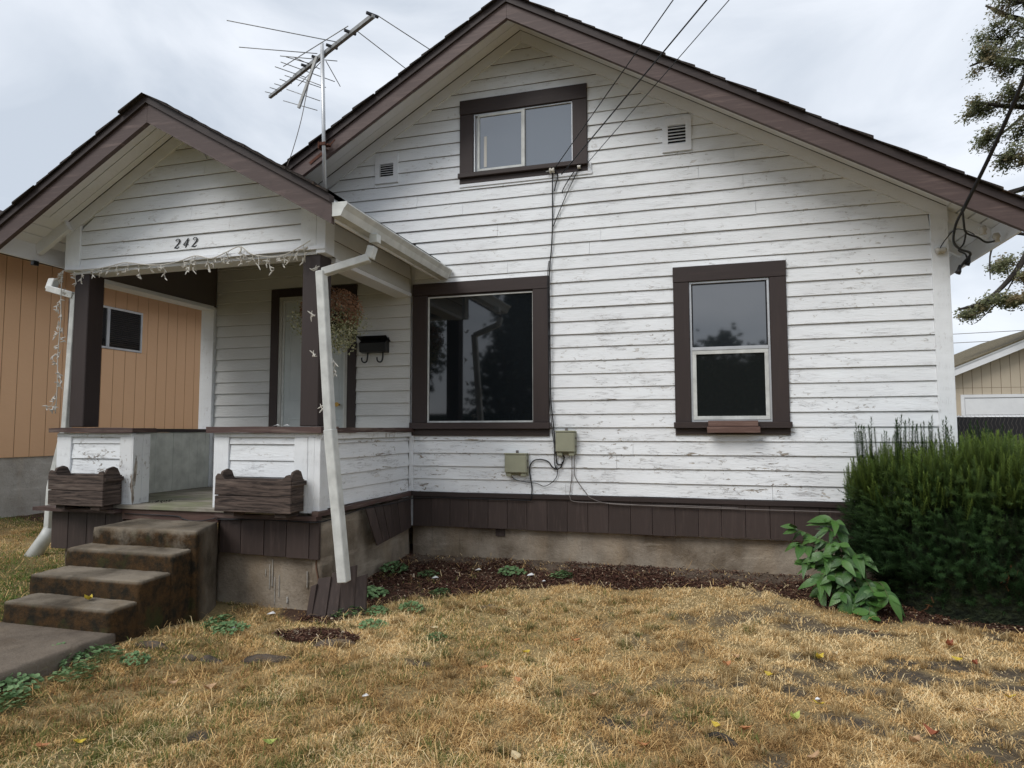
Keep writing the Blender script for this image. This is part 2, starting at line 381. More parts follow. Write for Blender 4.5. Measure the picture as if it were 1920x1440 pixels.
bare = [(1.12, -1.96, .30, .13), (1.41, -1.75, .35, .10), (.79, -2.65, .30, .13), (.76, -2.2, .20, .08), (1.0, -1.25, .28, .07), (1.62, -2.0, .22, .12), (-.45, -2.95, .13, .07), (-2.37, -3.62, .12, .08), (.35, -2.3, .3, .07), (-1.7, -2.5, .12, .06), (-.1, -2.45, .15, .05), (1.9, -1.95, .3, .07)]
def baremask(x, y):
    r = np.zeros_like(x)
    n = (fbm(x, y, 7, 4, 11)-.5)*1.5
    for bx, by, sx, sy in bare: r = np.maximum(r, 1-sstep(.7, 1.15, np.hypot((x-bx+.35*(y-by))/sx, (y-by)/sy)+n))
    r = np.maximum(r, sstep(.60, .68, fbm(x, y, 3.5, 4, 12))*.9*sstep(-2.5, 1, x))
    return r
def greenmask(x, y):
    b = sstep(.46, .68, fbm(x, y, 1.9, 4, 21))*.42*(1-sstep(-2.6, .3, x)) + sstep(.60, .70, fbm(x, y, 5.5, 3, 23))*.45*sstep(2.0, 2.8, -y)*(1-sstep(.2, 1.8, x))
    b = b+.20*sstep(2.6, 3.6, -y)*(1-sstep(-2.5, -.8, x))
    lf = (1-sstep(-5.1, -4.6, x)); gl = sstep(.35, .6, fbm(x, y, 1.6, 3, 25)); gl = gl*.8+.9*(1-sstep(-2.0, -.9, y))
    return np.clip(b*(1-lf)+gl*lf, 0, 1)
def ground():
    def axis(lo, hi, c0, c1, fine, ratio):
        a = list(np.arange(c0, c1, fine)); s = fine; v = c0
        while v > lo: s *= ratio; v -= s; a.insert(0, v)
        s = fine; v = a[-1]
        while v < hi: s *= ratio; v += s; a.append(v)
        return np.array(a)
    xs = axis(-260, 260, -9.2, 3.4, .055, 1.22); ys = axis(-260, 260, -5.0, 1.0, .055, 1.22)
    X, Y = np.meshgrid(xs, ys); Z = gh(X, Y)
    V = np.stack([X.ravel(), Y.ravel(), Z.ravel()], 1); nx = len(xs); ny = len(ys)
    i = np.arange(nx*ny).reshape(ny, nx); F = np.stack([i[:-1, :-1].ravel(), i[:-1, 1:].ravel(), i[1:, 1:].ravel(), i[1:, :-1].ravel()], 1)
    x = X.ravel(); y = Y.ravel()
    straw = np.array([.52, .385, .19]); soil = np.array([.125, .102, .078]); green = np.array([.10, .115, .04]); mul = np.array([.115, .068, .048])
    n = fbm(x, y, 6, 4, 2)[:, None]; c = straw*(.6+.7*n)
    g = greenmask(x, y)[:, None]*.7; c = c*(1-g)+green*g
    b = baremask(x, y)[:, None]; c = c*(1-b)+soil*(.8+.5*n)*b
    m = mulchmask(x, y)[:, None]; c = c*(1-m)+mul*(.5+1.2*n)*m; w_ = (sstep(-.32, -.10, y+(fbm(x, y, 4, 3, 9)-.5)*.3)*(x > -2.9)*(y < .3))[:, None]*m; c = c*(1-w_)+np.array([.20, .155, .12])*(.7+.6*n)*w_
    far = sstep(9, 14, np.hypot(x, y))[:, None]; c = c*(1-far)+np.array([.07, .08, .035])*far
    me = np_mesh('ground', V, F, c); me.polygons.foreach_set('use_smooth', [True]*len(me.polygons))
    t = NT('soil_and_thatch'); cc = t.attr('Col'); f = t.noise(55, 5, .75); f2 = t.noise((90, 90, 20), 3, .8)
    cc = t.mix(t.ramp(f, .35, .62, .55, 0), cc, (.03, .022, .015)); cc = t.mix(t.ramp(f2, .58, .72, 0, .35), cc, (.34, .26, .16))
    link('ground', me, t.out(cc, .95, f, .9, .02, .1), kind='structure')
ground()

# walkway slab
def rough_hexa(name, quad_bot, quad_top, mat, parent=None, kind=None, cuts=10, amp=.006, bev=.018, grid=.032):
    B0 = [Vector(p) for p in quad_bot]; T0 = [Vector(p) for p in quad_top]
    nu = max(3, min(40, int((B0[1]-B0[0]).length/grid))); nv = max(3, min(40, int((B0[3]-B0[0]).length/grid))); nw = max(3, min(20, int((T0[0]-B0[0]).length/grid)))
    def pt(u, v, w):
        b_ = (B0[0]*(1-u)+B0[1]*u)*(1-v)+(B0[3]*(1-u)+B0[2]*u)*v; t_ = (T0[0]*(1-u)+T0[1]*u)*(1-v)+(T0[3]*(1-u)+T0[2]*u)*v; return b_*(1-w)+t_*w
    bm = bmesh.new(); idx = {}
    def tt(i, n): # rings close to the edges keep a tight rounded arris
        if i == 0: return 0.0
        if i == n: return 1.0
        return (i-.0)/n
    def V_(i, j, k):
        key = (i, j, k)
        if key not in idx: idx[key] = bm.verts.new(pt(tt(i, nu), tt(j, nv), tt(k, nw)))
        return idx[key]
    def F_(*q): bm.faces.new([V_(*x) for x in q])
    for i in range(nu):
        for j in range(nv): F_((i, j, 0), (i, j+1, 0), (i+1, j+1, 0), (i+1, j, 0)); F_((i, j, nw), (i+1, j, nw), (i+1, j+1, nw), (i, j+1, nw))
    for i in range(nu):
        for k in range(nw): F_((i, 0, k), (i+1, 0, k), (i+1, 0, k+1), (i, 0, k+1)); F_((i, nv, k), (i, nv, k+1), (i+1, nv, k+1), (i+1, nv, k))
    for j in range(nv):
        for k in range(nw): F_((0, j, k), (0, j, k+1), (0, j+1, k+1), (0, j+1, k)); F_((nu, j, k), (nu, j+1, k), (nu, j+1, k+1), (nu, j, k+1))
    for _ in range(1): bmesh.ops.smooth_vert(bm, verts=bm.verts[:], factor=.5, use_axis_x=True, use_axis_y=True, use_axis_z=True)
    for v in bm.verts:
        v.co += mnoise.noise_vector(v.co*3)*amp*.6+mnoise.noise_vector(v.co*21)*amp*.6
    me = bpy.data.meshes.new(name); bm.to_mesh(me); bm.free(); me.polygons.foreach_set('use_smooth', [True]*len(me.polygons))
    return link(name, me, M[mat], parent, kind)
def slab(name, x0, x1, y0, y1, z0, z1, mat, parent=None, kind=None, **k):
    q = [(x0, y0), (x1, y0), (x1, y1), (x0, y1)]
    return rough_hexa(name, [(a, b, z0) for a, b in q], [(a, b, z1) for a, b in q], mat, parent, kind, **k)
for i, (ya, yb) in enumerate(((-4.16, -2.90), (-5.45, -4.18), (-6.74, -5.47), (-8.03, -6.76))):
    slab('walkway', -4.66, -3.675, ya, yb, -.35, -.012-.004*i, 'walk', kind='structure', amp=.003, bev=.012)

# ------------------------------------------------------------------ house
house = thing('house', 'white weatherboard bungalow with dark brown trim and front porch', 'house', (-1.73, 0, 0))
RX, RZ, RS = -1.73, 5.44, .59            # main ridge: soffit plane z = RZ - RS*|x-RX|
PX_, PZ_, PS = -4.33, 4.00, .58          # porch ridge
def zs(x): return RZ-RS*abs(x-RX)
def zp(x): return PZ_-PS*abs(x-PX_)
def siding(parent, a, b, courses, openings=(), clip=None, org=(0, 0), axis='x', out=-1, mat='siding', name='siding_board', splits=2.9, th=.021, joints=True):
    """boards along axis between a and b; wall plane at org; clip(z)->(lo,hi)"""
    for z0, z1 in courses:
        segs = [(a, b, z0, z1)]
        for (oa, ob, oz0, oz1) in openings:
            ns = []
            for (sa, sb, c0, c1) in segs:
                if sb <= oa or sa >= ob or c1 <= oz0+.004 or c0 >= oz1-.004: ns.append((sa, sb, c0, c1)); continue
                if sa < oa-.01: ns.append((sa, oa, c0, c1))
                if sb > ob+.01: ns.append((ob, sb, c0, c1))
                if c0 < oz0-.012: ns.append((max(sa, oa), min(sb, ob), c0, oz0))
                if c1 > oz1+.012: ns.append((max(sa, oa), min(sb, ob), oz1, c1))
            segs = ns
        fin = []
        for (sa, sb, c0, c1) in segs:
            L = sb-sa
            if joints and L > splits and c0 > z0-.001:
                cuts = [sa]; q = sa+ru(1.0, splits)
                while q < sb-.7: cuts.append(q); q += ru(1.6, splits+.6)
                cuts.append(sb)
                fin += [(cuts[i]+(.0012 if i else 0), cuts[i+1]-(.0012 if i < len(cuts)-2 else 0), c0, c1) for i in range(len(cuts)-1)]
            else: fin.append((sa, sb, c0, c1))
        for (sa, sb, c0, c1) in fin:
            full = abs(c1-z1) < 1e-6; ct = c1+(.012 if full else 0)
            jz = ru(-.0022, .0022); jt = ru(-.002, .003)
            lo0 = lo1 = -1e9; hi0 = hi1 = 1e9
            if clip: lo0, hi0 = clip(c0); lo1, hi1 = clip(ct)
            A0, A1 = max(sa, lo0), max(sa, lo1); B0, B1 = min(sb, hi0), min(sb, hi1)
            if B0-A0 < .02: continue
            if B1 < A1: A1 = B1 = (A1+B1)/2
            def P(u, n, z):
                return (u, org[1]+out*n, z) if axis == 'x' else (org[0]+out*n, u, z)
            N = max(1, int((B0-A0)/.45)); vs = []; fs = []; mi = []
            sag = [ru(-.0026, .0026) for _ in range(N+1)]; sag[0] = sag[-1] = 0
            for i in range(N+1):
                f = i/N; u0 = A0+(B0-A0)*f; u1 = A1+(B1-A1)*f; k = sag[i]
                vs += [P(u0, 0, c0+jz+k), P(u0, th-.004+jt, c0+jz+k), P(u0, th+jt, c0+jz+.004+k), P(u1, .005, ct), P(u1, 0, ct)]
            for i in range(N):
                o_ = i*5
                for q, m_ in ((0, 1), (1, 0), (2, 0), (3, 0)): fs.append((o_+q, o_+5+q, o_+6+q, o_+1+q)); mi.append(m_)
            fs.append((0, 1, 2, 3, 4)); mi.append(0); fs.append(tuple(N*5+i for i in (4, 3, 2, 1, 0))); mi.append(0)
            if (axis == 'x') != (out < 0): fs = [tuple(reversed(f)) for f in fs]
            me = bpy.data.meshes.new(name); me.from_pydata(vs, [], fs); me.polygons.foreach_set('material_index', mi); me.update()
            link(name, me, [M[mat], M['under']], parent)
def courses(z0, z1, e=EXP, first=0):
    r = []; z = z0
    while z < z1-1e-4: r.append((z, min(z+e, z1))); z += e
    return r

# wall sheathing behind the boards (closes the building)
b = MB()
XL, XR = -5.58, 2.03
b.add([(XL, .02, .3), (XR, .02, .3), (XR, .02, zs(XR)), (RX, .02, RZ), (XL, .02, zs(XL)), (XL, 8.5, .3), (XR, 8.5, .3), (XR, 8.5, zs(XR)), (RX, 8.5, RZ), (XL, 8.5, zs(XL))],
      [(0, 1, 2, 3, 4), (9, 8, 7, 6, 5), (1, 6, 7, 2), (5, 0, 4, 9), (0, 5, 6, 1)])
b.build('wall', M['white_trim'], house)
# windows & doors openings (outer casing rectangles)
PW = (-2.925, -1.447, 1.232, 2.832); RW = (-.238, .762, 1.245, 2.828); AW = (-2.40, -1.042, 3.868, 4.768); DR = (-4.668, -3.590, .65, 2.88)
V1 = (-3.385, -3.115, 3.975, 4.262); V2 = (-.312, -.042, 3.962, 4.29)
def clip_main(z):
    h = (RZ-.125-z)/RS; return (RX-h, RX+h)
siding(house, -2.905, 1.93, courses(.658, .658+20*EXP-.001), [PW, RW], clip_main)
siding(house, -4.0, 1.94, courses(.658+20*EXP, 5.32), [AW, (V1[0], V1[1], V1[2], V1[3]), V2], clip_main)
siding(house, -2.905, 1.93, [c for c in courses(.658, 3.30) if 3.19 < c[0] < 3.28], [], clip_main) if False else None
# sheltered wall behind the porch
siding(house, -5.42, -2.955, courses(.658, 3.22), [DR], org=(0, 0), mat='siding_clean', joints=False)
# corner boards
box('corner_board', 1.93, 2.045, -.030, -.001, .655, 3.19, 'white_v', house, .002)
box('corner_board', 2.034, 2.062, -.029, .10, .655, 3.17, 'white_v', house, .002)
box('corner_board', -5.60, -5.425, -.055, -.001, .65, 2.72, 'white_v', house, .003)
box('corner_board', -2.953, -2.907, -.030, -.001, .66, 1.235, 'white_v', house, .002)
# frieze boards following the rakes (vertical band on the wall)
def rake_board(name, x0, x1, zf, d0, d1, y0, y1, mat, cut=None):
    n = max(1, int(abs(x1-x0)/.5)); mb = MB(); r = [ru(-.0015, .0015) for _ in range(n+1)]
    vs = []
    for i in range(n+1):
        x = x0+(x1-x0)*i/n; z = zf(x)
        vs += [(x, y0, z+d0+r[i]), (x, y1, z+d0+r[i]), (x, y1, z+d1), (x, y0, z+d1)]
    fs = []
    for i in range(n):
        o_ = i*4
        for q in range(4): fs.append((o_+q, o_+(q+1) % 4, o_+4+(q+1) % 4, o_+4+q))
    fs += [(3, 2, 1, 0), (n*4, n*4+1, n*4+2, n*4+3)]
    if x1 > x0: fs = [tuple(reversed(f)) for f in fs]
    mb.add(vs, fs); return mb.build(name, M[mat], house)
rake_board('frieze_board', RX+.001, 2.062, zs, -.125, -.004, -.034, -.001, 'white_trim')
rake_board('frieze_board', RX-.001, -4.3, zs, -.125, -.004, -.034, -.001, 'white_trim')
OV = -.53
# soffit boards of the front overhang, parallel to the rake
for sgn, xe in ((1, 2.06), (-1, -4.25)):
    ys = [-.04, -.165, -.285, -.40, OV+.022]
    for i in range(4):
        x0 = RX+sgn*.001
        rake_board('soffit_board', x0, xe, zs, ru(-.003, 0), .018, ys[i+1]+.0035, ys[i]-.0035, 'soffit')
# eave boards right of the corner, running back
nb = 4; w_ = (2.42-2.066)/nb
for i in range(nb):
    xa = 2.066+i*w_; xb = xa+w_-.012
    b = MB(); b.hexa([(xa, OV+.02, zs(xa)), (xb, OV+.02, zs(xb)), (xb, 8.6, zs(xb)), (xa, 8.6, zs(xa)), (xa, OV+.02, zs(xa)+.018), (xb, OV+.02, zs(xb)+.018), (xb, 8.6, zs(xb)+.018), (xa, 8.6, zs(xa)+.018)])
    b.build('soffit_board', M['soffit'], house)
for yy in (.05, .66, 1.27):
    b = MB(); b.beam((2.03, yy, zs(2.03)-.055), (2.40, yy, zs(2.40)-.055), .045, .09); b.build('rafter_tail', M['soffit'], house)
b = MB(); b.beam((2.41, OV+.03, zs(2.41)-.09), (2.41, 8.6, zs(2.41)-.09), .022, .17); b.build('eave_fascia', M['soffit'], house, bevel=.002)
# brown rake fascia, crown strip, roof deck and shingles
rake_board('rake_fascia', RX+.001, 2.43, zs, -.19, -.036, OV-.022, OV+.018, 'fascia')
rake_board('rake_fascia', RX-.001, -4.28, zs, -.19, -.036, OV-.022, OV+.018, 'fascia')
rake_board('crown_strip', RX+.001, 2.45, zs, -.036, .034, OV-.045, OV+.018, 'brown')
rake_board('crown_strip', RX-.001, -4.28, zs, -.036, .034, OV-.045, OV+.018, 'brown')
def shingles(ridge_x, zf, s, sgn, xe, y0, y1, base, step=.125, t=.011, ragged=.012):
    L = abs(xe-ridge_x); n = int(L/step)
    for i in range(n+1):
        xa = ridge_x+sgn*i*step; xb = ridge_x+sgn*min((i+1.9)*step, L+.03)
        if abs(xb-xa) < .03: continue
        za = zf(xa)+base; zb = zf(xb)+base; yy = y0+ru(-ragged, ragged)*1.3; mb = MB(); tb = t*.6+ru(0, .010)
        a_ = [(xa, yy, za), (xa, y1, za), (xb, y1, zb), (xb, yy, zb)]; c_ = [(xa, yy, za+.004), (xa, y1, za+.004), (xb, y1, zb+tb+.010), (xb, yy, zb+tb+.010)]
        if sgn > 0: a_ = a_[::-1]; c_ = c_[::-1]
        mb.hexa(a_, 0) if False else mb.add(a_+c_, [(3, 2, 1, 0), (4, 5, 6, 7), (0, 1, 5, 4), (1, 2, 6, 5), (2, 3, 7, 6), (3, 0, 4, 7)])
        mb.build('shingle_course', M['shingle'], house)
shingles(RX, zs, RS, 1, 2.44, OV-.07, 8.7, .036)
shingles(RX, zs, RS, -1, -5.9, OV-.07, 8.7, .036) if False else None
for sgn, xe, y0 in ((-1, -4.28, OV-.07),): shingles(RX, zs, RS, sgn, xe, y0, 8.7, .036)
b = MB()     # remaining left slope, hidden behind the porch roof
b.add([(-4.25, .0, zs(-4.25)), (-5.9, .0, zs(-5.9)), (-5.9, 8.7, zs(-5.9)), (-4.25, 8.7, zs(-4.25)), (-4.25, 0, zs(-4.25)+.06), (-5.9, 0, zs(-5.9)+.06), (-5.9, 8.7, zs(-5.9)+.06), (-4.25, 8.7, zs(-4.25)+.06)],
      [(0, 1, 2, 3), (7, 6, 5, 4), (0, 4, 5, 1), (1, 5, 6, 2), (2, 6, 7, 3), (3, 7, 4, 0)]); b.build('roof_slope', M['shingle'], house)
b = MB(); b.add([(RX, OV+.02, RZ+.019), (2.43, OV+.02, zs(2.43)+.019), (2.43, 8.6, zs(2.43)+.019), (RX, 8.6, RZ+.019), (-4.28, OV+.02, zs(-4.28)+.019), (-4.28, 8.6, zs(-4.28)+.019)],
      [(0, 1, 2, 3), (0, 3, 5, 4)]); b.build('roof_deck', M['shingle'], house)

# water table, skirt boards, foundation
def wavy_strip(name, x0, x1, y0, y1, z0, z1, mat, parent, axis='x', amp=.003, seg=.3):
    n = max(2, int(abs(x1-x0)/seg)); vs = []; fs = []
    for i in range(n+1):
        x = x0+(x1-x0)*i/n; k = ru(-amp, amp); q = ru(-amp, amp)
        for (yy, zz) in ((y0, z0+k), (y1, z0+k), (y1, z1+q), (y0, z1+q)): vs.append((x, yy, zz) if axis == 'x' else (yy, x, zz))
    for i in range(n):
        for q in range(4): fs.append((i*4+q, i*4+(q+1) % 4, i*4+4+(q+1) % 4, i*4+4+q))
    fs += [(3, 2, 1, 0), (n*4, n*4+1, n*4+2, n*4+3)]
    mb = MB(); mb.add(vs, fs); me = mb.mesh(name); bm = bmesh.new(); bm.from_mesh(me); bmesh.ops.recalc_face_normals(bm, faces=bm.faces[:]); bm.to_mesh(me); bm.free()
    return link(name, me, M[mat], parent)
wavy_strip('water_table', -2.93, 2.06, -.048, -.001, .614, .655, 'brown', house)
xs = -2.905
while xs < 2.05:
    xe = min(xs+.2045+ru(-.004, .004), 2.05); zb = .306+ru(-.004, .004)+.012*max(0, xs)/2
    box('skirt_panel', xs+.0015, xe-.0015, -.026+ru(-.003, .003), .012, zb, .616, 'skirt', house, .002); xs = xe
slab('foundation', -2.95, 2.04, .045, .30, -.5, .45, 'concrete', house, amp=.008, bev=.01)
box('foundation_vent', -2.02, -1.925, .030, .05, .225, .30, 'skirt', house)

# gable vents
for (xa, xb, za, zb) in (V1, V2):
    mb = MB(); f_ = .07
    for q in ((xa, xb, za, za+f_), (xa, xb, zb-f_, zb), (xa, xa+f_*.75, za+f_, zb-f_), (xb-f_*.75, xb, za+f_, zb-f_)): mb.box(q[0], q[1], -.034, -.001, q[2], q[3])
    v = mb.build('gable_vent', M['white_trim'], house)
    box('vent_backing', xa+f_*.7, xb-f_*.7, -.004, .015, za+f_, zb-f_, 'black', v)
    n = 6; hh = (zb-za-2*f_)/n
    for i in range(n):
        z = za+f_+i*hh; mb = MB(); mb.add([(xa+f_*.7, -.036, z+.002), (xb-f_*.7, -.036, z+.002), (xb-f_*.7, -.006, z+hh*.72), (xa+f_*.7, -.006, z+hh*.72), (xa+f_*.7, -.033, z-.002), (xb-f_*.7, -.033, z-.002), (xb-f_*.7, -.003, z+hh*.68), (xa+f_*.7, -.003, z+hh*.68)],
            [(0, 1, 2, 3), (7, 6, 5, 4), (0, 4, 5, 1), (1, 5, 6, 2), (2, 6, 7, 3), (3, 7, 4, 0)]); mb.build('louver', M['white_trim'], v)

# windows
def casing(box4, w, wt, wb, sill=True, head_over=0, mat='brown'):
    xa, xb, za, zb = box4
    mb = MB()      # window frame carrier: the head casing
    y0, y1 = -.036, -.001
    h = box('window', xa, xb, y0-.004, y1, zb-wt, zb, mat, house, .003, .0015)
    box('casing', xa+.002, xa+w, y0, y1, za+wb, zb-wt-.002, 'brown_v', h, .003, .001)
    box('casing', xb-w, xb-.002, y0, y1, za+wb, zb-wt-.002, 'brown_v', h, .003, .001)
    return h
def reveal(h, xa, xb, za, zb, d=.075):
    box('jamb', xa-.02, xa, -.03, d, za, zb, 'brown_v', h); box('jamb', xb, xb+.02, -.03, d, za, zb, 'brown_v', h)
    box('jamb', xa-.02, xb+.02, -.03, d, zb, zb+.02, 'brown_v', h); box('jamb', xa-.02, xb+.02, -.03, d, za-.02, za, 'brown', h)
def bars(name, h, xa, xb, za, zb, w, y0, y1, mat, wt=None):
    wt = wt or w; mb = MB(); mb.box(xa, xb, y0, y1, za, za+wt); mb.box(xa, xb, y0, y1, zb-wt, zb); mb.box(xa, xa+w, y0, y1, za+wt, zb-wt); mb.box(xb-w, xb, y0, y1, za+wt, zb-wt)
    return mb.build(name, M[mat], h, bevel=.0015)
# wall backing is opaque: window units sit 1-3 cm proud of it inside their reveal
h = casing(PW, .165, .125, .135)
box('sill', PW[0]-.01, PW[1]+.012, -.075, -.001, 1.302, 1.366, 'brown', h, .004, .001)
box('apron', PW[0], PW[1], -.032, -.001, 1.232, 1.300, 'brown', h, .002)
mb = MB(); mb.box(PW[0]+.165, PW[1]-.165, -.018, .018, 2.69, 2.705); mb.build('head_stop', M['brown'], h)
bars('frame', h, -2.757, -1.603, 1.367, 2.693, .017, -.016, .016, 'gutter')
box('pane', -2.74, -1.62, -.004, .012, 1.385, 2.675, 'glass', h)
h = casing(RW, .145, .145, .115)
box('sill', RW[0]-.012, RW[1]+.012, -.080, -.001, 1.305, 1.360, 'brown', h, .004, .001)
box('apron', RW[0], RW[1], -.032, -.001, 1.245, 1.303, 'brown', h, .002)
bars('frame', h, -.092, .615, 1.362, 2.682, .020, -.017, .016, 'alum')
bars('upper_sash', h, -.070, .593, 2.035, 2.660, .010, -.006, .014, 'blackmetal')
box('pane', -.060, .583, -.001, .010, 2.045, 2.65, 'glass_up', h)
box('meeting_rail', -.075, .596, -.027, .010, 2.028, 2.060, 'alum', h, .002)
bars('lower_sash', h, -.072, .595, 1.382, 2.026, .034, -.024, .010, 'gutter')
box('pane', -.038, .561, -.012, .004, 1.416, 1.992, 'screen', h)
h = casing(AW, .150, .155, .105)
box('sill', AW[0]-.008, AW[1]+.004, -.070, -.001, 3.925, 3.972, 'brown', h, .004, .001)
box('apron', AW[0], AW[1], -.032, -.001, 3.868, 3.923, 'brown', h, .002)
bars('frame', h, -2.247, -1.190, 3.974, 4.610, .014, -.018, .016, 'alum')
bars('sliding_sash', h, -2.205, -1.705, 3.990, 4.595, .024, -.022, .004, 'gutter')
box('pane', -2.18, -1.73, -.010, .002, 4.014, 4.571, 'glass_att', h)
box('meeting_rail', -1.715, -1.690, -.030, .006, 3.988, 4.597, 'gutter', h, .002)
box('pane', -1.690, -1.206, -.002, .010, 3.99, 4.596, 'glass_att', h)
box('curtain_strip', -2.135, -2.105, -.013, -.0102, 4.03, 4.36, 'porcelain', h)
# strip of unpainted wall round the attic window foot
box('drip_board', -2.40, -1.0, -.030, -.001, 3.835, 3.866, 'white_trim', house)
box('drip_board', -1.040, -1.008, -.030, -.001, 3.868, 3.95, 'white_trim', house)

# door
mb = MB(); mb.box(DR[0], DR[0]+.10, -.035, -.001, .655, 2.88); d_ = mb.build('front_door', M['brown_v'], house)
box('casing', DR[1]-.10, DR[1], -.035, -.001, .655, 2.88, 'brown_v', d_); box('casing', DR[0]+.102, DR[1]-.102, -.035, -.001, 2.792, 2.88, 'brown', d_)
bars('jamb', d_, DR[0]+.10, DR[1]-.10, .62, 2.79, .038, -.024, .018, 'jamb')
bars('storm_frame', d_, DR[0]+.139, DR[1]-.139, .64, 2.75, .022, -.010, .018, 'gutter')
box('door_slab', DR[0]+.163, DR[1]-.163, .004, .016, .66, 2.727, 'door', d_)
for (xa, xb, za, zb) in ((-4.44, -4.18, 1.62, 2.5), (-4.06, -3.80, 1.62, 2.5), (-4.44, -4.18, .86, 1.42), (-4.06, -3.80, .86, 1.42)):
    bars('door_panel', d_, xa, xb, za, zb, .012, -.002, .008, 'door')
mb = MB(); mb.tube([(-3.80, -.001, 1.57), (-3.80, -.03, 1.57), (-3.80, -.055, 1.57)], [.012, .012, .026], 10); mb.build('door_knob', M['brass'], d_)
box('hinge', DR[0]+.125, DR[0]+.145, -.034, -.02, 1.60, 1.70, 'jamb', d_); box('hinge', DR[0]+.125, DR[0]+.145, -.034, -.02, 2.45, 2.55, 'jamb', d_)

# ------------------------------------------------------------------ porch (part of the house)
PY0 = -1.70; PL, PR = -5.66, -2.95
PC = [(2.80, 2.873)]+courses(2.873, 3.95)
def clip_p(z):
    hh = (PZ_-.13-z)/PS; return (PX_-hh, PX_+hh)
siding(house, -5.50, -3.16, PC, [], clip_p, org=(0, PY0), joints=True, splits=1.9, mat='siding')
b = MB(); b.add([(PL+.02, PY0+.012, 2.79), (PR-.02, PY0+.012, 2.79), (PR-.02, PY0+.012, zp(PR)), (PX_, PY0+.012, PZ_), (PL+.02, PY0+.012, zp(PL)), (PL+.02, PY0+.14, 2.79), (PR-.02, PY0+.14, 2.79), (PR-.02, PY0+.14, zp(PR)), (PX_, PY0+.14, PZ_), (PL+.02, PY0+.14, zp(PL))],
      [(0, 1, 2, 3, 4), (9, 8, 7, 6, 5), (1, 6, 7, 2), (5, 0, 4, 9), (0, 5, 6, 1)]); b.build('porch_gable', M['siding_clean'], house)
def rk(name, x0, x1, d0, d1, y0, y1, mat): return rake_board(name, x0, x1, zp, d0, d1, y0, y1, mat)
rk('frieze_board', PX_+.001, PR+.005, -.125, -.004, PY0-.032, PY0-.001, 'white_trim'); rk('frieze_board', PX_-.001, PL-.005, -.125, -.004, PY0-.032, PY0-.001, 'white_trim')
for xa, xb in ((-5.655, -5.502), (-3.158, -3.012)):
    x_in = xb if xa < -4 else xa
    b = MB(); ht = [zp(x)-.127 for x in (xa, xb)]
    b.hexa([(xa, PY0-.030, 2.77), (xb, PY0-.030, 2.77), (xb, PY0-.001, 2.77), (xa, PY0-.001, 2.77), (xa, PY0-.030, ht[0]), (xb, PY0-.030, ht[1]), (xb, PY0-.001, ht[1]), (xa, PY0-.001, ht[0])])
    b.build('corner_board', M['white_v'], house, bevel=.002)
box('corner_board', -3.010, -2.925, PY0-.030, PY0+.11, 2.74, zp(-2.93)-.10, 'soffit', house, .002)
box('corner_board', PL-.012, PL+.01, PY0-.03, PY0+.10, 2.77, zp(PL)-.06, 'white_v', house, .002)
wavy_strip('drip_board', -5.66, -2.92, PY0-.040, PY0-.001, 2.772, 2.798, 'white_trim', house, amp=.0015)
box('front_beam', -5.60, -3.02, PY0+.0, PY0+.17, 2.74, 2.770, 'soffit', house, .002)
# side beams
box('side_beam', -3.13, -2.945, PY0+.172, -.002, 2.705, 2.745, 'soffit', house, .002)
box('side_beam', -5.60, -5.425, PY0+.172, -.057, 2.690, 2.730, 'white_trim', house, .002)
box('beam_infill', -3.12, -2.972, PY0+.142, -.002, 2.746, 3.23, 'siding_clean', house)
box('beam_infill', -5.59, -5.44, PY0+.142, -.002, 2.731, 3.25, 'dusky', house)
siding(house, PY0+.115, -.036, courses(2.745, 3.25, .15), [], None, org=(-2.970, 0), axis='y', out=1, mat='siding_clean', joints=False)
box('porch_ceiling', -5.44, -3.12, PY0+.142, -.003, 3.19, 3.21, 'dusky', house)  # unseen ceiling, coloured dark to cut bounced light under the porch
# posts
for xa in (-5.583, -3.155):
    box('post', xa, xa+.168, PY0+.004, PY0+.172, 1.325, 2.738, 'brown_v', house, .006)
# porch roof
PO = -2.15
for sgn, xe in ((1, PR+.0), (-1, PL)):
    ysl = [PY0-.036, -1.80, -1.91, -2.02, PO+.022]
    for i in range(4): rk('soffit_board', PX_+sgn*.001, xe, ru(-.003, 0), .018, ysl[i+1]+.0035, ysl[i]-.0035, 'soffit')
for sgn, x0, x1 in ((1, PR, -2.61), (-1, PL, -6.0)):
    n = 3; w_ = (x1-x0)/n
    for i in range(n):
        xa = x0+w_*i+.006*sgn; xb = x0+w_*(i+1)-.006*sgn; b = MB(); q = [(xa, PO+.02), (xb, PO+.02), (xb, -.04), (xa, -.04)]
        if sgn < 0: q = [q[1], q[0], q[3], q[2]]
        b.hexa([(x, y, zp(x)) for x, y in q], 0); b.v = b.v[:4]; b.f = []; b.mi = []
        b = MB(); b.hexa([(x, y, zp(x)) for x, y in q]+[(x, y, zp(x)+.018) for x, y in q]); b.build('soffit_board', M['soffit'], house)
b = MB(); b.beam((-5.62, PY0-.05, zp(-5.62)-.055), (-5.98, PY0-.05, zp(-5.98)-.055), .045, .10); b.build('rafter_tail', M['white_trim'], house)
b = MB(); b.beam((-2.97, -.3, zp(-2.97)-.05), (-2.64, -.3, zp(-2.64)-.05), .04, .08); b.build('rafter_tail', M['soffit'], house)
b = MB(); b.beam((-5.995, PO+.02, zp(-6.0)-.065), (-5.995, 0, zp(-6.0)-.065), .022, .17); b.build('eave_fascia', M['white_trim'], house, bevel=.002)
b = MB(); b.beam((-2.615, PO+.02, zp(-2.61)-.075), (-2.615, -.04, zp(-2.61)-.075), .022, .15); b.build('eave_fascia', M['soffit'], house, bevel=.002)
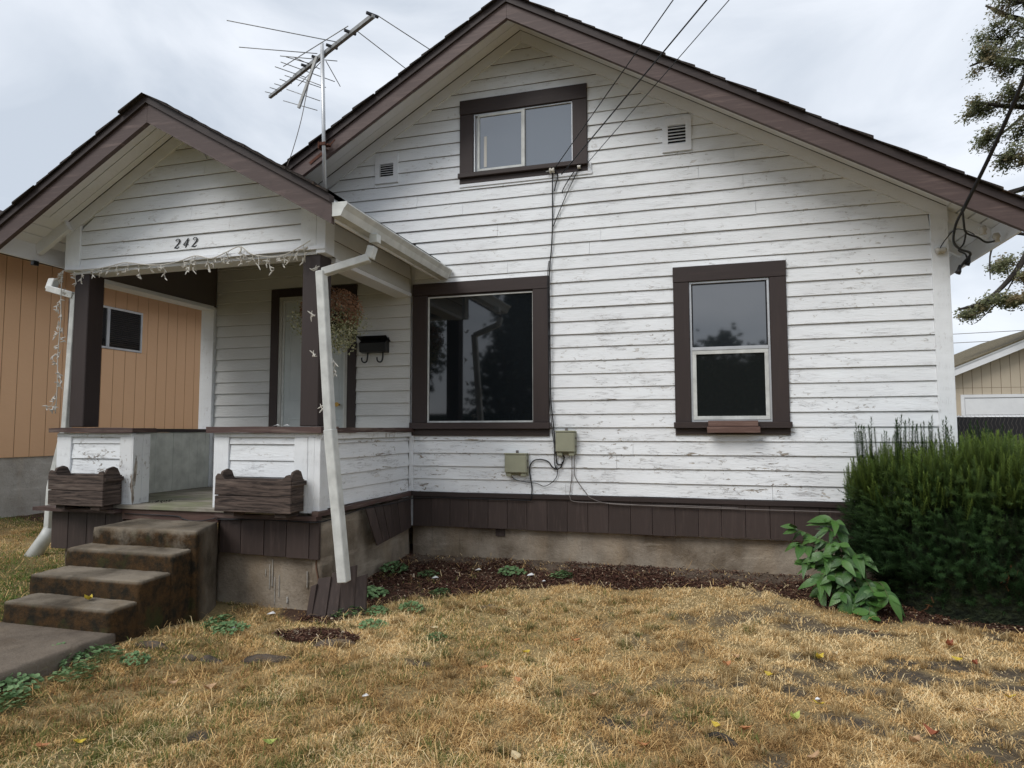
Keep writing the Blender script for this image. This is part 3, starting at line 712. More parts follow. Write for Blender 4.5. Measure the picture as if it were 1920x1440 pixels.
rk('rake_fascia', PX_+.001, -2.60, -.18, -.022, PO-.022, PO+.018, 'fascia'); rk('rake_fascia', PX_-.001, -6.03, -.18, -.022, PO-.022, PO+.018, 'fascia')
rk('crown_strip', PX_+.001, -2.606, -.022, .036, PO-.045, PO+.018, 'brown'); rk('crown_strip', PX_-.001, -6.03, -.022, .036, PO-.045, PO+.018, 'brown')
shingles(PX_, zp, PS, 1, -2.64, PO-.07, -.03, .038); shingles(PX_, zp, PS, -1, -6.04, PO-.07, .9, .038)
b = MB(); b.add([(PX_, PO+.02, PZ_+.019), (-2.60, PO+.02, zp(-2.6)+.019), (-2.60, -.03, zp(-2.6)+.019), (PX_, -.03, PZ_+.019), (-6.03, PO+.02, zp(-6.03)+.019), (-6.03, .9, zp(-6.03)+.019), (PX_, .9, PZ_+.019)], [(0, 1, 2, 3), (0, 6, 5, 4)]); b.build('roof_deck', M['shingle'], house)
# gutter along the right eave
mb = MB(); prof = [(0, 0), (.075, 0), (.10, .05), (.13, .085), (.125, .10), (.12, .085), (.093, .052), (.07, .006), (.006, .006), (.004, .105), (0, .105)]
gx, gz = -2.602, 2.862; n = len(prof); vs = []
for yy, dz in ((-2.165, .01), (-1.1, .004), (-.035, .0)):
    vs += [(gx+p[0], yy, gz+p[1]+dz) for p in prof]
fs = [(i*n+k, i*n+(k+1) % n, (i+1)*n+(k+1) % n, (i+1)*n+k) for i in range(2) for k in range(n)]
mb.add(vs, fs); mb.add([(gx+p[0], -2.168, gz+.01+p[1]) for p in ((0, 0), (.075, 0), (.10, .05), (.13, .085), (.128, .105), (0, .105))], [(0, 1, 2, 3, 4, 5)])
mb.add([(gx+p[0], -.034, gz+p[1]) for p in ((0, 0), (.075, 0), (.10, .05), (.13, .085), (.128, .105), (0, .105))], [(5, 4, 3, 2, 1, 0)])
gut = mb.build('gutter', M['gutter'], house)
box('gutter_outlet', -2.545, -2.475, -1.70, -1.63, 2.80, 2.868, 'gutter', gut, .003)
for yy in (-1.55, -.95, -.45): box('gutter_strap', -2.60, -2.475, yy, yy+.02, gz+.098, gz+.104, 'gutter', gut)

# porch floor
FY0, FY1 = -1.79, -.06
n = 13; w_ = (FY1-FY0)/n
for i in range(n):
    ya = FY0+i*w_; box('floor_board', -5.44, -3.12, ya+.002, ya+w_-.002, .618+ru(-.001, .001), .650+ru(-.0015, .0015), 'floor', house, .003)
wavy_strip('floor_rim', -4.86, -3.87, -1.762, -1.70, .530, .615, 'redwood', house, amp=.004, seg=.12)
# knee walls: west (left) and east (right) sections
def kneewall(xa, xb, pl, pr, name='knee_wall'):
    box(name, xa+.01, xb-.01, PY0+.012, PY0+.15, .62, 1.27, 'porchgrey', house)
    siding(house, xa+pl, xb-pr, [(.652, .776), (.776, .908), (.908, 1.042), (1.042, 1.176), (1.176, 1.236)], [], None, org=(0, PY0), joints=False, th=.018)
    box('trim_board', xa-.004, xb+.004, PY0-.034, PY0+.01, 1.238, 1.270, 'white_v', house, .002)
kneewall(-5.66, -4.815, .155, .135); kneewall(-3.95, -2.965, .145, .215)
def pil(xa, xb, mat='white_v', z0=.62, y1=None):
    box('corner_board', xa, xb, PY0-.030, PY0+.01 if y1 is None else y1, z0, 1.237, mat, house, .003, .0015)
pil(-5.668, -5.507); pil(-4.948, -4.812, 'white_peel', .612); pil(-3.955, -3.808); pil(-3.178, -3.052, 'white_v', .63); pil(-3.049, -2.99, 'white_v', .63)
box('corner_board', -4.816, -4.800, PY0-.028, PY0+.075, .64, 1.262, 'white_peel', house, .002, .002)
box('corner_board', -4.816, -4.802, PY0+.078, PY0+.16, .65, 1.262, 'white_peel', house, .002, .002)
box('corner_board', -2.990, -2.935, PY0-.030, PY0+.09, .64, 1.237, 'white_v', house, .003, .0015)
# inner vertical boards (left parapet seen through the opening)
y = PY0+.16; 
while y < -.07:
    ye = min(y+.118, -.06); box('parapet_board', -5.455, -5.432+ru(-.002, .002), y+.001, ye-.001, .652, 1.27, 'porchgrey', house, .0015); y = ye
box('parapet', -5.60, -5.456, PY0+.16, -.06, .3, 1.27, 'porchgrey', house)
# right parapet, outer side with clapboards
box('parapet', -3.12, -2.972, PY0+.10, -.035, .60, 1.262, 'porchgrey', house)
siding(house, PY0+.093, -.034, [(.655, .789)]+courses(.789, 1.2), [], None, org=(-2.970, 0), axis='y', out=1, joints=False)
wavy_strip('trim_board', PY0-.03, -.036, -2.972, -2.925, 1.222, 1.268, 'white_peel', house, axis='y', amp=.003, seg=.15)
# brown caps
def cap(x0, x1, y0, y1, z0, z1, mat='cap', axis='x'):
    return wavy_strip('cap_board', x0, x1, y0, y1, z0, z1, mat, house, axis=axis, amp=.0035, seg=.12)
cap(-5.72, -4.77, PY0-.075, PY0+.19, 1.274, 1.316); cap(-4.0, -2.905, PY0-.075, PY0+.19, 1.274, 1.322)
cap(PY0+.192, -.002, -3.15, -2.900, 1.272, 1.312, 'cap', 'y'); cap(PY0+.192, -.06, -5.62, -5.41, 1.272, 1.306, 'brown', 'y')
# paint blisters lying on the right cap
# porch base: shelf trim, skirt, foundation
wavy_strip('base_trim', -5.78, -4.86, PY0-.145, PY0-.001, .582, .612, 'cap', house, amp=.004, seg=.15)
wavy_strip('base_trim', -3.885, -2.93, PY0-.085, PY0-.001, .578, .612, 'cap', house, amp=.004, seg=.12)
wavy_strip('base_trim', PY0-.08, -.05, -2.972, -2.915, .612, .652, 'cap', house, axis='y', amp=.005, seg=.12)
xq = [-3.862, -3.655, -3.432, -3.224, -3.015, -2.925]
for i in range(5): box('skirt_panel', xq[i]+.003, xq[i+1]-.003, PY0-.045+ru(-.002, .002), PY0-.015, .288-.004*i, .574, 'skirt', house, .002)
xq = [-5.675, -5.482, -5.27, -5.06, -4.86]
for i in range(4): box('skirt_panel', xq[i]+.003, xq[i+1]-.003, PY0-.045+ru(-.002, .002), PY0-.015, .235+ru(-.004, .004), .578, 'skirt', house, .002)
# skirt next to the wall, hanging crooked on one nail
TL_, TR_, BR_, BL_ = Vector((-2.885, -1.07, .590)), Vector((-2.925, -.03, .598)), Vector((-2.915, -.035, .285)), Vector((-2.845, -.925, .250))
for i in range(6):
    f0 = i/6+.006; f1 = (i+1)/6-.006; mb = MB()
    p = [BL_.lerp(BR_, f0), BL_.lerp(BR_, f1), TL_.lerp(TR_, f1), TL_.lerp(TR_, f0)]; dx_ = ru(0, .004)
    p = [q+Vector((dx_, 0, 0)) for q in p]; q = [v+Vector((-.016, 0, 0)) for v in p]
    mb.add(q+p, [(3, 2, 1, 0), (4, 5, 6, 7), (0, 1, 5, 4), (1, 2, 6, 5), (2, 3, 7, 6), (3, 0, 4, 7)])
    o_ = mb.build('skirt_panel', M['skirt'], house, bevel=.0015)
    if i == 0: o_['label'] = 'loose brown skirt board hanging crooked'
slab('porch_foundation', -5.60, -4.85, -1.665, -1.40, -.4, .57, 'concrete', house, amp=.008, bev=.015)
slab('porch_foundation', -3.95, -2.985, -1.672, -1.45, -.5, .57, 'concrete', house, amp=.009, bev=.02)
slab('porch_foundation', -3.20, -2.975, -1.452, .06, -.5, .575, 'concrete', house, amp=.012, bev=.02)
slab('porch_foundation', -3.02, -2.925, -1.70, -1.52, -.5, .56, 'concrete', house, amp=.018, bev=.02)
# house number 242
def digit2(ox, oz, h):
    pts = [(.02, .78), (.08, .93), (.25, 1.0), (.43, .95), (.52, .80), (.48, .62), (.36, .44), (.18, .24), (.0, .03), (.16, .05), (.34, .0), (.50, .06), (.55, .18)]
    w = [.05, .05, .045, .07, .095, .095, .08, .06, .05, .09, .10, .06, .035]; return pts, w
def digit4a(ox, oz, h): return [(.62, .30), (.40, .28), (.0, .30), (.20, .60), (.48, 1.0)], [.035, .04, .045, .045, .05]
def digit4b(ox, oz, h): return [(.48, 1.0), (.44, .6), (.38, .25), (.32, -.02)], [.06, .09, .10, .07]
num = []
for k, ds in enumerate(((digit2,), (digit4a, digit4b), (digit2,))):
    mb = MB(); ox = -4.437+k*.092; oz = 2.893+k*.0; H_ = .082
    for d in ds:
        pts, w = d(0, 0, 0); pts = [(p[0]+p[1]*.16, p[1]) for p in pts]; P3 = smooth_pts([(ox+p[0]*H_, PY0-.024, oz+p[1]*H_) for p in pts], 4)
        ws = np.interp(np.linspace(0, 1, len(P3)), np.linspace(0, 1, len(w)), w)
        L = []; R_ = []
        for i, p in enumerate(P3):
            d0 = (P3[min(i+1, len(P3)-1)]-P3[max(i-1, 0)]).normalized(); nn = Vector((-d0.z, 0, d0.x))*ws[i]*H_*.62
            L.append(p+nn); R_.append(p-nn)
        m_ = len(P3); vs = L+R_+[v+Vector((0, .006, 0)) for v in L+R_]
        fs = []
        for i in range(m_-1):
            fs += [(i, i+1, m_+i+1, m_+i), (2*m_+i, 3*m_+i, 3*m_+i+1, 2*m_+i+1), (i, 2*m_+i, 2*m_+i+1, i+1), (m_+i, m_+i+1, 3*m_+i+1, 3*m_+i)]
        mb.add(vs, fs)
    o_ = mb.build('house_number', M['blackmetal'], house)

# ------------------------------------------------------------------ front steps
st = thing('front_steps', 'mossy old concrete front steps up to the porch', 'steps', (-4.2, -2.3, 0))
ST = [(.535, -2.225, -4.66, -3.665), (.398, -2.415, -4.70, -3.70), (.262, -2.70, -4.69, -3.705), (.127, -2.925, -4.63, -3.715)]
for i, (z, yf, xl, xr) in enumerate(ST):
    zb = -.5 if i == 0 else -.5
    xb = -3.865+ (0.05*i)
    xb = [-3.86, -3.715, -3.72, -3.72][i]
    yb = -1.765 if i == 0 else ST[i-1][1]+.06
    lo = -.4
    rough_hexa('step', [(xl-.02, yf-.012, lo), (xr+.02, yf-.012, lo), (xb+.01, yb, lo), (xl-.02, yb, lo)], [(xl, yf, z), (xr, yf, z), (xb, yb, z+.008), (xl, yb, z+.008)], 'stairs', st, amp=.007, bev=.02)

box('eave_sensor', -6.005, -5.965, -1.80, -1.745, 2.838, 2.882, 'blackmetal', house, .004)
# lime drips and crack on the porch foundation
for x, z0, z1, w in ((-3.42, .0, .20, .004), (-3.395, .02, .24, .005), (-3.37, -.12, .10, .0035), (-3.33, -.06, .12, .003), (-3.46, .10, .16, .004), (-3.25, -.10, -.05, .008), (-3.07, .03, .16, .005)):
    rope('lime_drip', [(x, -1.675, z1), (x+.004, -1.679, (z0+z1)/2), (x+.002, -1.677, z0)], w, 'nconc', house)
rope('crack', [(-2.975, -1.699, .50), (-2.955, -1.702, .36), (-2.975, -1.70, .22), (-2.95, -1.70, .08), (-2.965, -1.70, -.1)], .006, 'groove', house)
# ------------------------------------------------------------------ planters
def planter(x0, x1, label, tilt=0):
    t = thing('planter_box', label, 'planter', ((x0+x1)/2, -1.84, .65)); z0, z1 = .652, .905; y0, y1 = -1.955, -1.745; z0 += 0
    for (a, b_) in ((z0, z0+.125), (z0+.130, z1)): box('side_board', x0+.0, x1-.0, y0, y0+.020, a, b_, 'old', t, .003, .003)
    for (a, b_) in ((z0, z0+.125), (z0+.130, z1)): box('side_board', x0+.02, x1-.02, y1-.02, y1, a, b_, 'old', t, .003, .003)
    for xe in (x0+.012, x1-.034):
        ya, yb = y0+.022, y1-.022; ym = (ya+yb)/2; prof = [(ya, z0+.004), (yb, z0+.004), (yb, z1), (ym+.05, z1+.062), (ym+.01, z1+.078), (ym-.05, z1+.062), (ya, z1+.005)]
        mb = MB(); m_ = len(prof); vs = [(xe, p[0], p[1]) for p in prof]+[(xe+.022, p[0], p[1]) for p in prof]
        mb.add(vs, [tuple(range(m_)), tuple(range(2*m_-1, m_-1, -1))]+[(i, m_+i, m_+(i+1) % m_, (i+1) % m_) for i in range(m_)]); mb.build('end_board', M['old'], t, bevel=.002)
    box('handle_cleat', x1-.010, x1+.012, y0+.01, y1-.01, z1-.045, z1-.010, 'old', t, .003)
    # corner ears on the front board
    for xe, s in ((x0, 1), (x1, -1)):
        mb = MB(); pr = [(xe, z1-.02), (xe+s*.10, z1-.02), (xe+s*.045, z1+.038), (xe+s*.02, z1+.045), (xe, z1+.02)]
        if s < 0: pr = pr[::-1]
        m_ = len(pr); vs = [(p[0], y0+.001, p[1]) for p in pr]+[(p[0], y0+.019, p[1]) for p in pr]
        mb.add(vs, [tuple(range(m_)), tuple(range(2*m_-1, m_-1, -1))]+[((i+1) % m_, i, m_+i, m_+(i+1) % m_)[::-1] for i in range(m_)]); mb.build('corner_ear', M['old'], t)
    box('bottom', x0+.02, x1-.02, y0+.02, y1-.02, z0+.003, z0+.10, 'bark', t)
    for xx in (x0+.06, x1-.16): box('foot_block', xx, xx+.10, y0+.03, y1+.01, .613, .652, 'old', t, .003)
    return t
planter(-5.475, -4.872, 'weathered brown wooden planter box left of the steps')
planter(-3.742, -3.048, 'weathered brown wooden planter box right of the steps')

mb = MB()
for i in range(60):
    x, y = -4.76+abs(random.gauss(0, .09)), -1.50+random.gauss(0, .05); s_ = ru(.004, .010); a = ru(0, 3); mb.add([(x-s_*math.cos(a), y-s_*math.sin(a), .653), (x+.004, y-.003, .662), (x+s_*math.cos(a), y+s_*math.sin(a), .654), (x-.003, y+.004, .656)], [(0, 1, 2, 3)])
tag(mb.build('leaf_litter', M['bark'], kind='stuff'), 'dark leaf litter by the left end of the porch floor', 'leaf litter')
# ------------------------------------------------------------------ downspouts
def rect_pipe(mb, pts, w, d):
    """rectangular pipe through pts, mitred joints; w along x-ish, d other"""
    pts = [Vector(p) for p in pts]; rings = []
    for i, p in enumerate(pts):
        dd = (pts[min(i+1, len(pts)-1)]-pts[max(i-1, 0)]).normalized()
        yv = Vector((0, 1, 0)); s = dd.cross(yv).normalized(); t_ = s.cross(dd).normalized()
        rings.append([p+s*(a*w/2)+t_*(b_*d/2) for a, b_ in ((-1, -1), (1, -1), (1, 1), (-1, 1))])
    vs = sum(rings, []); fs = [(i*4+k, i*4+(k+1) % 4, i*4+4+(k+1) % 4, i*4+4+k) for i in range(len(pts)-1) for k in range(4)]
    fs += [(3, 2, 1, 0), tuple(len(vs)-4+k for k in range(4))]; mb.add(vs, fs)
ds = thing('downspout', 'loose white downspout leaning away from the right porch post', 'downspout', (-2.66, -1.80, .14))
mb = MB(); rect_pipe(mb, [(-2.49, -1.74, 2.75), (-2.515, -1.745, 2.655)], .062, .07); o1 = mb.build('elbow', M['gutter'], ds, bevel=.005)
mb = MB(); rect_pipe(mb, [(-2.515, -1.745, 2.66), (-2.875, -1.835, 2.545)], .062, .07); mb.build('elbow', M['gutter'], ds, bevel=.005)
mb = MB(); rect_pipe(mb, [(-2.885, -1.845, 2.555), (-2.785, -1.835, 1.28)], .070, .075); mb.build('pipe', M['gutter'], ds, bevel=.006)
mb = MB(); rect_pipe(mb, [(-2.787, -1.835, 1.30), (-2.655, -1.815, .135)], .078, .083); mb.build('pipe', M['gutter'], ds, bevel=.006)
ds = thing('downspout', 'white downspout with a flared round foot left of the porch', 'downspout', (-6.27, -1.45, 0))
mb = MB(); rect_pipe(mb, [(-6.20, -1.40, 2.80), (-6.205, -1.43, 2.69)], .08, .07); mb.build('elbow', M['gutter'], ds, bevel=.005)
mb = MB(); rect_pipe(mb, [(-6.21, -1.44, 2.70), (-5.84, -1.47, 2.60)], .062, .07); mb.build('elbow', M['gutter'], ds, bevel=.005)
mb = MB(); rect_pipe(mb, [(-5.84, -1.46, 2.62), (-5.90, -1.45, 1.33), (-6.05, -1.45, .75), (-6.065, -1.45, .28)], .062, .07); mb.build('pipe', M['gutter'], ds, bevel=.005)
mb = MB(); mb.tube([(-6.06, -1.45, .36), (-6.075, -1.46, .28), (-6.26, -1.52, -.02)], [.045, .062, .070], 14); mb.build('foot_pipe', M['gutter'], ds, smooth=True)

# fallen skirt boards leaning on the corner
ft = thing('fallen_skirt_boards', 'broken brown skirt boards leaning below the downspout foot', 'boards', (-2.85, -1.75, -.14))
for (xa, ya, w, zt, ln, dy, sk) in ((-2.975, -1.80, .050, .10, .05, .0, .02), (-2.922, -1.80, .115, .155, .08, .0, .01), (-2.800, -1.79, .080, .20, .09, .02, .0), (-2.715, -1.745, .095, .235, .06, .06, -.01), (-2.615, -1.68, .07, .16, .05, .05, -.02)):
    zb = -.22; mb = MB(); y0_ = ya-.05
    mb.hexa([(xa, y0_, zb), (xa+w, y0_+dy, zb), (xa+w, y0_+dy+.018, zb), (xa, y0_+.018, zb), (xa+sk, y0_+ln, zt-.02), (xa+w+sk, y0_+dy+ln, zt), (xa+w+sk, y0_+dy+ln+.018, zt), (xa+sk, y0_+ln+.018, zt-.02)])
    mb.build('board', M['skirt'], ft, bevel=.002)

# ------------------------------------------------------------------ mailbox, utility boxes, sill block
mbx_ = thing('mailbox', 'small black metal wall mailbox with two paper hooks beside the door', 'mailbox', (-3.35, -.02, 2.1))
mb = MB(); x0, x1 = -3.51, -3.195
pr = [(-.022, 2.115), (-.105, 2.125), (-.115, 2.22), (-.022, 2.285)]
mb.add([(x0, p[0], p[1]) for p in pr]+[(x1, p[0], p[1]) for p in pr], [(0, 1, 2, 3), (7, 6, 5, 4), (0, 4, 5, 1), (1, 5, 6, 2), (2, 6, 7, 3), (3, 7, 4, 0)]); mb.build('box', M['blackmetal'], mbx_, bevel=.004)
mb = MB(); mb.beam((x0-.012, -.075, 2.262), (x1+.012, -.075, 2.262), .125, .008, (0, .45, 1)); mb.build('lid', M['blackmetal'], mbx_)
for xx in (-3.44, -3.26):
    rope('hook', [(xx, -.04, 2.13), (xx, -.05, 2.05), (xx-.010, -.06, 2.02), (xx-.028, -.08, 2.015), (xx-.042, -.09, 2.035), (xx-.045, -.09, 2.065)], .0085, 'blackmetal', mbx_)
def ubox(x0, x1, z0, z1, label):
    t = thing('utility_box', label, 'utility box', ((x0+x1)/2, -.02, z0), None)
    box('back_plate', x0-.006, x1+.006, -.040, -.022, z0+.01, z1, 'box', t, .004); box('cover', x0, x1, -.105, -.040, z0+.035, z1-.008, 'box', t, .010)
    box('lip', x0-.004, x1+.004, -.110, -.040, z1-.010, z1+.004, 'box', t, .003)
    for xx in (x0+.012, x1-.062): box('cable_entry', xx, xx+.05, -.085, -.040, z0, z0+.034, 'box', t, .004)
    box('latch', x1, x1+.012, -.07, -.05, z0+.08, z0+.10, 'greyw', t); box('latch', x1, x1+.012, -.07, -.05, z1-.08, z1-.06, 'greyw', t)
    box('mounting_ear', (x0+x1)/2-.012, (x0+x1)/2+.012, -.034, -.022, z1, z1+.03, 'greyw', t)
ubox(-1.372, -1.182, 1.040, 1.280, 'olive grey utility box nearest the brown sill, the upper of two')
ubox(-1.888, -1.665, .832, 1.058, 'olive grey utility box below the picture window, the lower of two')
wb = thing('wooden_block', 'small reddish wooden block resting on the right window sill', 'wooden block', (.28, -.10, 1.26))
box('front_strip', .045, .500, -.135, -.088, 1.262, 1.318, 'redwood', wb, .004, .001); box('top_strip', .055, .485, -.125, -.083, 1.320, 1.372, 'redwood', wb, .004, .001)

# ------------------------------------------------------------------ hanging basket
hb = thing('hanging_basket', 'hanging flower basket with dried brown top and pale trailing flowers', 'hanging basket', (-3.33, -1.0, 2.1))
c0 = Vector((-3.33, -1.0, 2.33))
mb = MB(); mb.tube([c0+Vector((0, 0, -.12)), c0+Vector((0, 0, -.04)), c0+Vector((0, 0, .05))], [.09, .14, .17], 14); mb.build('pot', M['bark'], hb)
for a in (0, 2.1, 4.2): rope('hanger_wire', [c0+Vector((.17*math.cos(a), .17*math.sin(a), .05)), c0+Vector((0, 0, .34)), c0+Vector((-.02, 0, .86))], .0025, 'alum', hb, raw=True)
def leafcloud(n, cen, rad3, size, zr, squash=1, droop=0):
    V = []; F = []
    for i in range(n):
        while True:
            p = Vector((ru(-1, 1), ru(-1, 1), ru(-1, 1)))
            if .35 < p.length < 1: break
        q = Vector(cen)+Vector((p.x*rad3[0], p.y*rad3[1], p.z*rad3[2]))
        if not zr[0] < q.z < zr[1]: continue
        s = size*ru(.6, 1.3); u = Vector((ru(-1, 1), ru(-1, 1), ru(-1, 1))).normalized(); v = u.orthogonal().normalized()
        b = len(V); V += [q-u*s, q+v*s*.45, q+u*s, q-v*s*.45]; F.append((b, b+1, b+2, b+3))
    return V, F
V, F = leafcloud(3000, (-3.30, -1.0, 2.40), (.31, .26, .22), .016, (2.27, 2.64)); mb = MB(); mb.add(V, F); mb.build('dried_foliage', M['flower'], hb, kind='stuff')
mb = MB()
for cx, cz, rx, rz, n in ((-3.33, 2.32, .33, .15, 1100), (-3.24, 2.20, .17, .17, 1100), (-3.58, 2.32, .11, .22, 330), (-3.06, 2.28, .12, .14, 150), (-3.20, 2.08, .08, .10, 130)):
    V, F = leafcloud(n, (cx, -1.0, cz), (rx, .26, rz), .014, (1.9, 2.52)); mb.add(V, F)
mb.build('flowering_foliage', M['flower2'], hb, kind='stuff')

# ------------------------------------------------------------------ string lights
sl = thing('string_lights', 'white icicle string lights along the porch beam and down the left post', 'string lights', (-5.6, -1.74, 2.76))
anch = [(-5.655, 2.775), (-5.50, 2.765), (-5.33, 2.755), (-5.10, 2.775), (-4.94, 2.795), (-4.75, 2.765), (-4.55, 2.745), (-4.35, 2.765), (-4.18, 2.80), (-4.02, 2.765), (-3.87, 2.805), (-3.73, 2.845), (-3.62, 2.775), (-3.50, 2.745), (-3.38, 2.73), (-3.27, 2.745), (-3.16, 2.79), (-3.05, 2.84)]
ln = smooth_pts([(x, -1.755, z) for x, z in anch], 5); mb = MB(); mb.tube(ln, .0048, 5)
vert = smooth_pts([(-5.66, -1.76, 2.77), (-5.665, -1.76, 2.55), (-5.655, -1.76, 2.3), (-5.67, -1.76, 2.0), (-5.66, -1.76, 1.7), (-5.675, -1.755, 1.45)], 6); mb.tube(vert, .0045, 5)
mb.build('cord', M['cordw'], sl, smooth=True)
mb = MB()
def dangle(p, L, spread=.3):
    pts = [Vector(p)]; d = Vector((ru(-spread, spread), ru(-.15, .1), -1)).normalized()
    k = max(2, int(L/.035))
    for i in range(k): d = (d+Vector((ru(-.5, .5), ru(-.2, .2), ru(-.2, .1)))).normalized(); pts.append(pts[-1]+d*L/k)
    mb.tube(pts, .0034, 4)
    for q in pts[1:]:
        for _ in range(2):
            dd = Vector((ru(-1, 1), ru(-.6, .3), ru(-1, .5))).normalized(); mb.tube([q, q+dd*.014, q+dd*.038], [.0055, .006, .003], 5)
for i in range(30):
    t_ = (i+ru(.1, .9))/30; dangle(ln[int(t_*(len(ln)-1))], ru(.05, .15))
for i in range(26):
    t_ = (i+ru(0, 1))/26; p = vert[int(t_*(len(vert)-1))]; dd = Vector((ru(-1, .4), ru(-.4, .2), ru(-1, .3))).normalized()
    mb.tube([p, p+dd*.04, p+dd*.075+Vector((0, 0, ru(-.02, .02)))], .0026, 4)
    for _ in range(4): 
        d3 = Vector((ru(-1, .6), ru(-.5, .3), ru(-1, .4))).normalized(); q = p+dd*ru(.02, .07); mb.tube([q, q+d3*.014, q+d3*.038], [.0055, .006, .003], 5)
for (x, z) in ((-2.96, 2.62), (-2.99, 2.25), (-2.97, 1.93), (-2.80, 1.86), (-2.79, 1.79), (-2.90, 1.50)):
    dangle((x, -1.80, z), .05, .6)
mb.build('bulbs', M['cordw'], sl, kind='stuff')

# ------------------------------------------------------------------ antenna
an = thing('tv_antenna', 'rusty rooftop television antenna on a mast strapped to the rake board', 'antenna', (-3.65, -.62, 3.7))
rope('mast', [(-3.637, -.62, 3.70), (-3.668, -.62, 4.5), (-3.700, -.62, 5.29)], .020, 'alum', an, raw=True, n=10)
mb = MB(); mb.beam((-4.805, .036, 5.2), (-2.905, -1.003, 5.2), .035, .035); mb.build('boom', M['galv'], an, bevel=.003)
els = [((-4.301, -1.314), (-3.47, -.70)), ((-2.612, -.29), (-2.877, -.977)), ((-4.487, -.905), (-3.78, -.578)), ((-3.014, -.035), (-3.197, -.861)),
(((-4.181, -0.649)), (-3.654, -0.395)), ((-4.244, -0.548), (-3.904, -0.033)), ((-4.36, -0.487), (-4.17, -0.205)), ((-4.365, -0.305), (-4.112, 0.059)), ((-4.467, -0.253), (-4.395, -0.13)), ((-4.585, -0.186), (-4.504, -0.076)), ((-4.687, -0.13), (-4.607, -0.016)), ((-4.8, -0.062), (-4.708, 0.038)), ((-4.131, -0.616), (-3.919, -0.386)), ((-4.057, -0.594), (-3.918, -0.309)), ((-3.77, -0.429), (-3.899, 0.078)), ((-3.559, -0.62), (-4.358, -0.065))]
for a, b_ in els: rope('element', [(a[0], a[1], 5.215), (b_[0], b_[1], 5.215)], .0048, 'galv', an, raw=True, n=5)
rope('element', [(-3.251, -.874, 5.24), (-4.297, -.427, 5.24)], .005, 'galv', an, raw=True, n=5)
mb = MB(); mb.beam((-3.79, -.57, 5.19), (-3.976, -.6, 4.645), .025, .025); mb.build('lower_arm', M['galv'], an)
for a, b_ in (((-4.126, 4.869), (-3.724, 4.686)), ((-4.164, 4.751), (-3.754, 4.589)), ((-3.98, 4.98), (-3.66, 4.82))): rope('element', [(a[0], -.60, a[1]), (b_[0], -.60, b_[1])], .0045, 'galv', an, raw=True, n=5)
for f in (.01, .30, .56, .78, .95):
    p = Vector((-2.905, -1.003, 5.22)).lerp(Vector((-4.805, .036, 5.22)), f*.62); mb = MB(); mb.beam(p+Vector((-.045, -.045, 0)), p+Vector((.03, .05, 0)), .022, .022); mb.build('insulator', M['blackmetal'], an)
mb = MB(); mb.beam((-2.95, -.975, 5.235), (-4.3, -.24, 5.235), .012, .012); mb.build('feed_line', M['galv'], an)
rope('lead_wire', [(-3.82, -.55, 5.15), (-3.86, -.6, 4.9), (-3.93, -.62, 4.5), (-4.02, -.62, 4.2), (-4.09, -.62, 4.02)], .004, 'greyw', an)
b = MB(); b.box(-3.71, -3.60, -.63, -.575, 4.192, 4.206); b.box(-3.69, -3.63, -.650, -.63, 4.192, 4.222); b.box(-3.715, -3.705, -.64, -.575, 4.165, 4.235); b.beam((-3.60, -.60, 4.20), (-3.55, -.585, 4.26), .008, .012); b.build('strap', M['rust'], an)
b = MB(); b.beam((-3.86, -.558, 4.055), (-3.66, -.556, 4.185), .004, .03); b.build('strap', M['rust'], an)

# ------------------------------------------------------------------ wires and cables
def wire_line(p0, p1, far, r, sag=.05):
    p0 = Vector(p0); p1 = Vector(p1); d = (p1-p0); pf = p0+d*(far/abs(d.y)); pts = []
    for i in range(13):
        t_ = (i/12)**1.5; p = p0.lerp(pf, t_); pts.append(p)
    return pts
def topwire(label, pts, r, mat='black'):
    o = rope('overhead_wire', pts, r, mat, None, raw=True); return tag(o, label, 'wire', 'service wires coming down to the attic window')
topwire('leftmost thin black wire dropping to the porcelain insulator', wire_line((-1.385, -.06, 3.895), (-.14, -1.6, 4.448), 16, .006), .0048)
topwire('middle thick black wire coming down to the attic sill', wire_line((-1.30, -.06, 3.845), (.096, -1.6, 4.403), 16, .006), .0062)
topwire('rightmost thinnest black wire ending at the attic window corner', wire_line((-1.04, -.05, 3.935), (.25, -1.6, 4.374), 16, .006), .0036)
ins = thing('insulator', 'white porcelain wire insulator under the attic window', 'insulator', (-1.40, -.05, 3.88), 'porcelain wire insulators on the front wall')
mb = MB(); mb.tube([(-1.42, -.075, 3.888), (-1.405, -.075, 3.888), (-1.395, -.075, 3.888), (-1.385, -.075, 3.888), (-1.37, -.075, 3.888)], [.026, .028, .014, .028, .026], 12); mb.build('spool', M['porcelain'], ins, smooth=True)
mb = MB(); mb.tube([(-1.46, -.06, 3.89), (-1.40, -.07, 3.888)], .006, 6); mb.build('pin', M['galv'], ins)
ins = thing('insulator', 'small white clip insulator at the attic window lower right corner', 'insulator', (-1.13, -.05, 3.9), 'porcelain wire insulators on the front wall')
mb = MB(); mb.tube([(-1.14, -.05, 3.905), (-1.11, -.05, 3.905)], [.018, .018], 10); mb.build('spool', M['porcelain'], ins)
ins = thing('insulator', 'white porcelain insulator on the right corner board under the eave', 'insulator', (1.98, -.05, 2.81), 'porcelain wire insulators on the front wall')
mb = MB(); mb.tube([(1.955, -.06, 2.81), (1.975, -.06, 2.815), (1.985, -.06, 2.815), (2.005, -.06, 2.815), (2.02, -.05, 2.82)], [.026, .03, .018, .03, .026], 12); mb.build('spool', M['porcelain'], ins, smooth=True)
def cable(pts, label, r=.006, mat='black', cat='cable', k=6): return tag(rope('cable', pts, r, mat, None, k=k), label, cat, 'cables clipped along the front wall')
Y = -.034
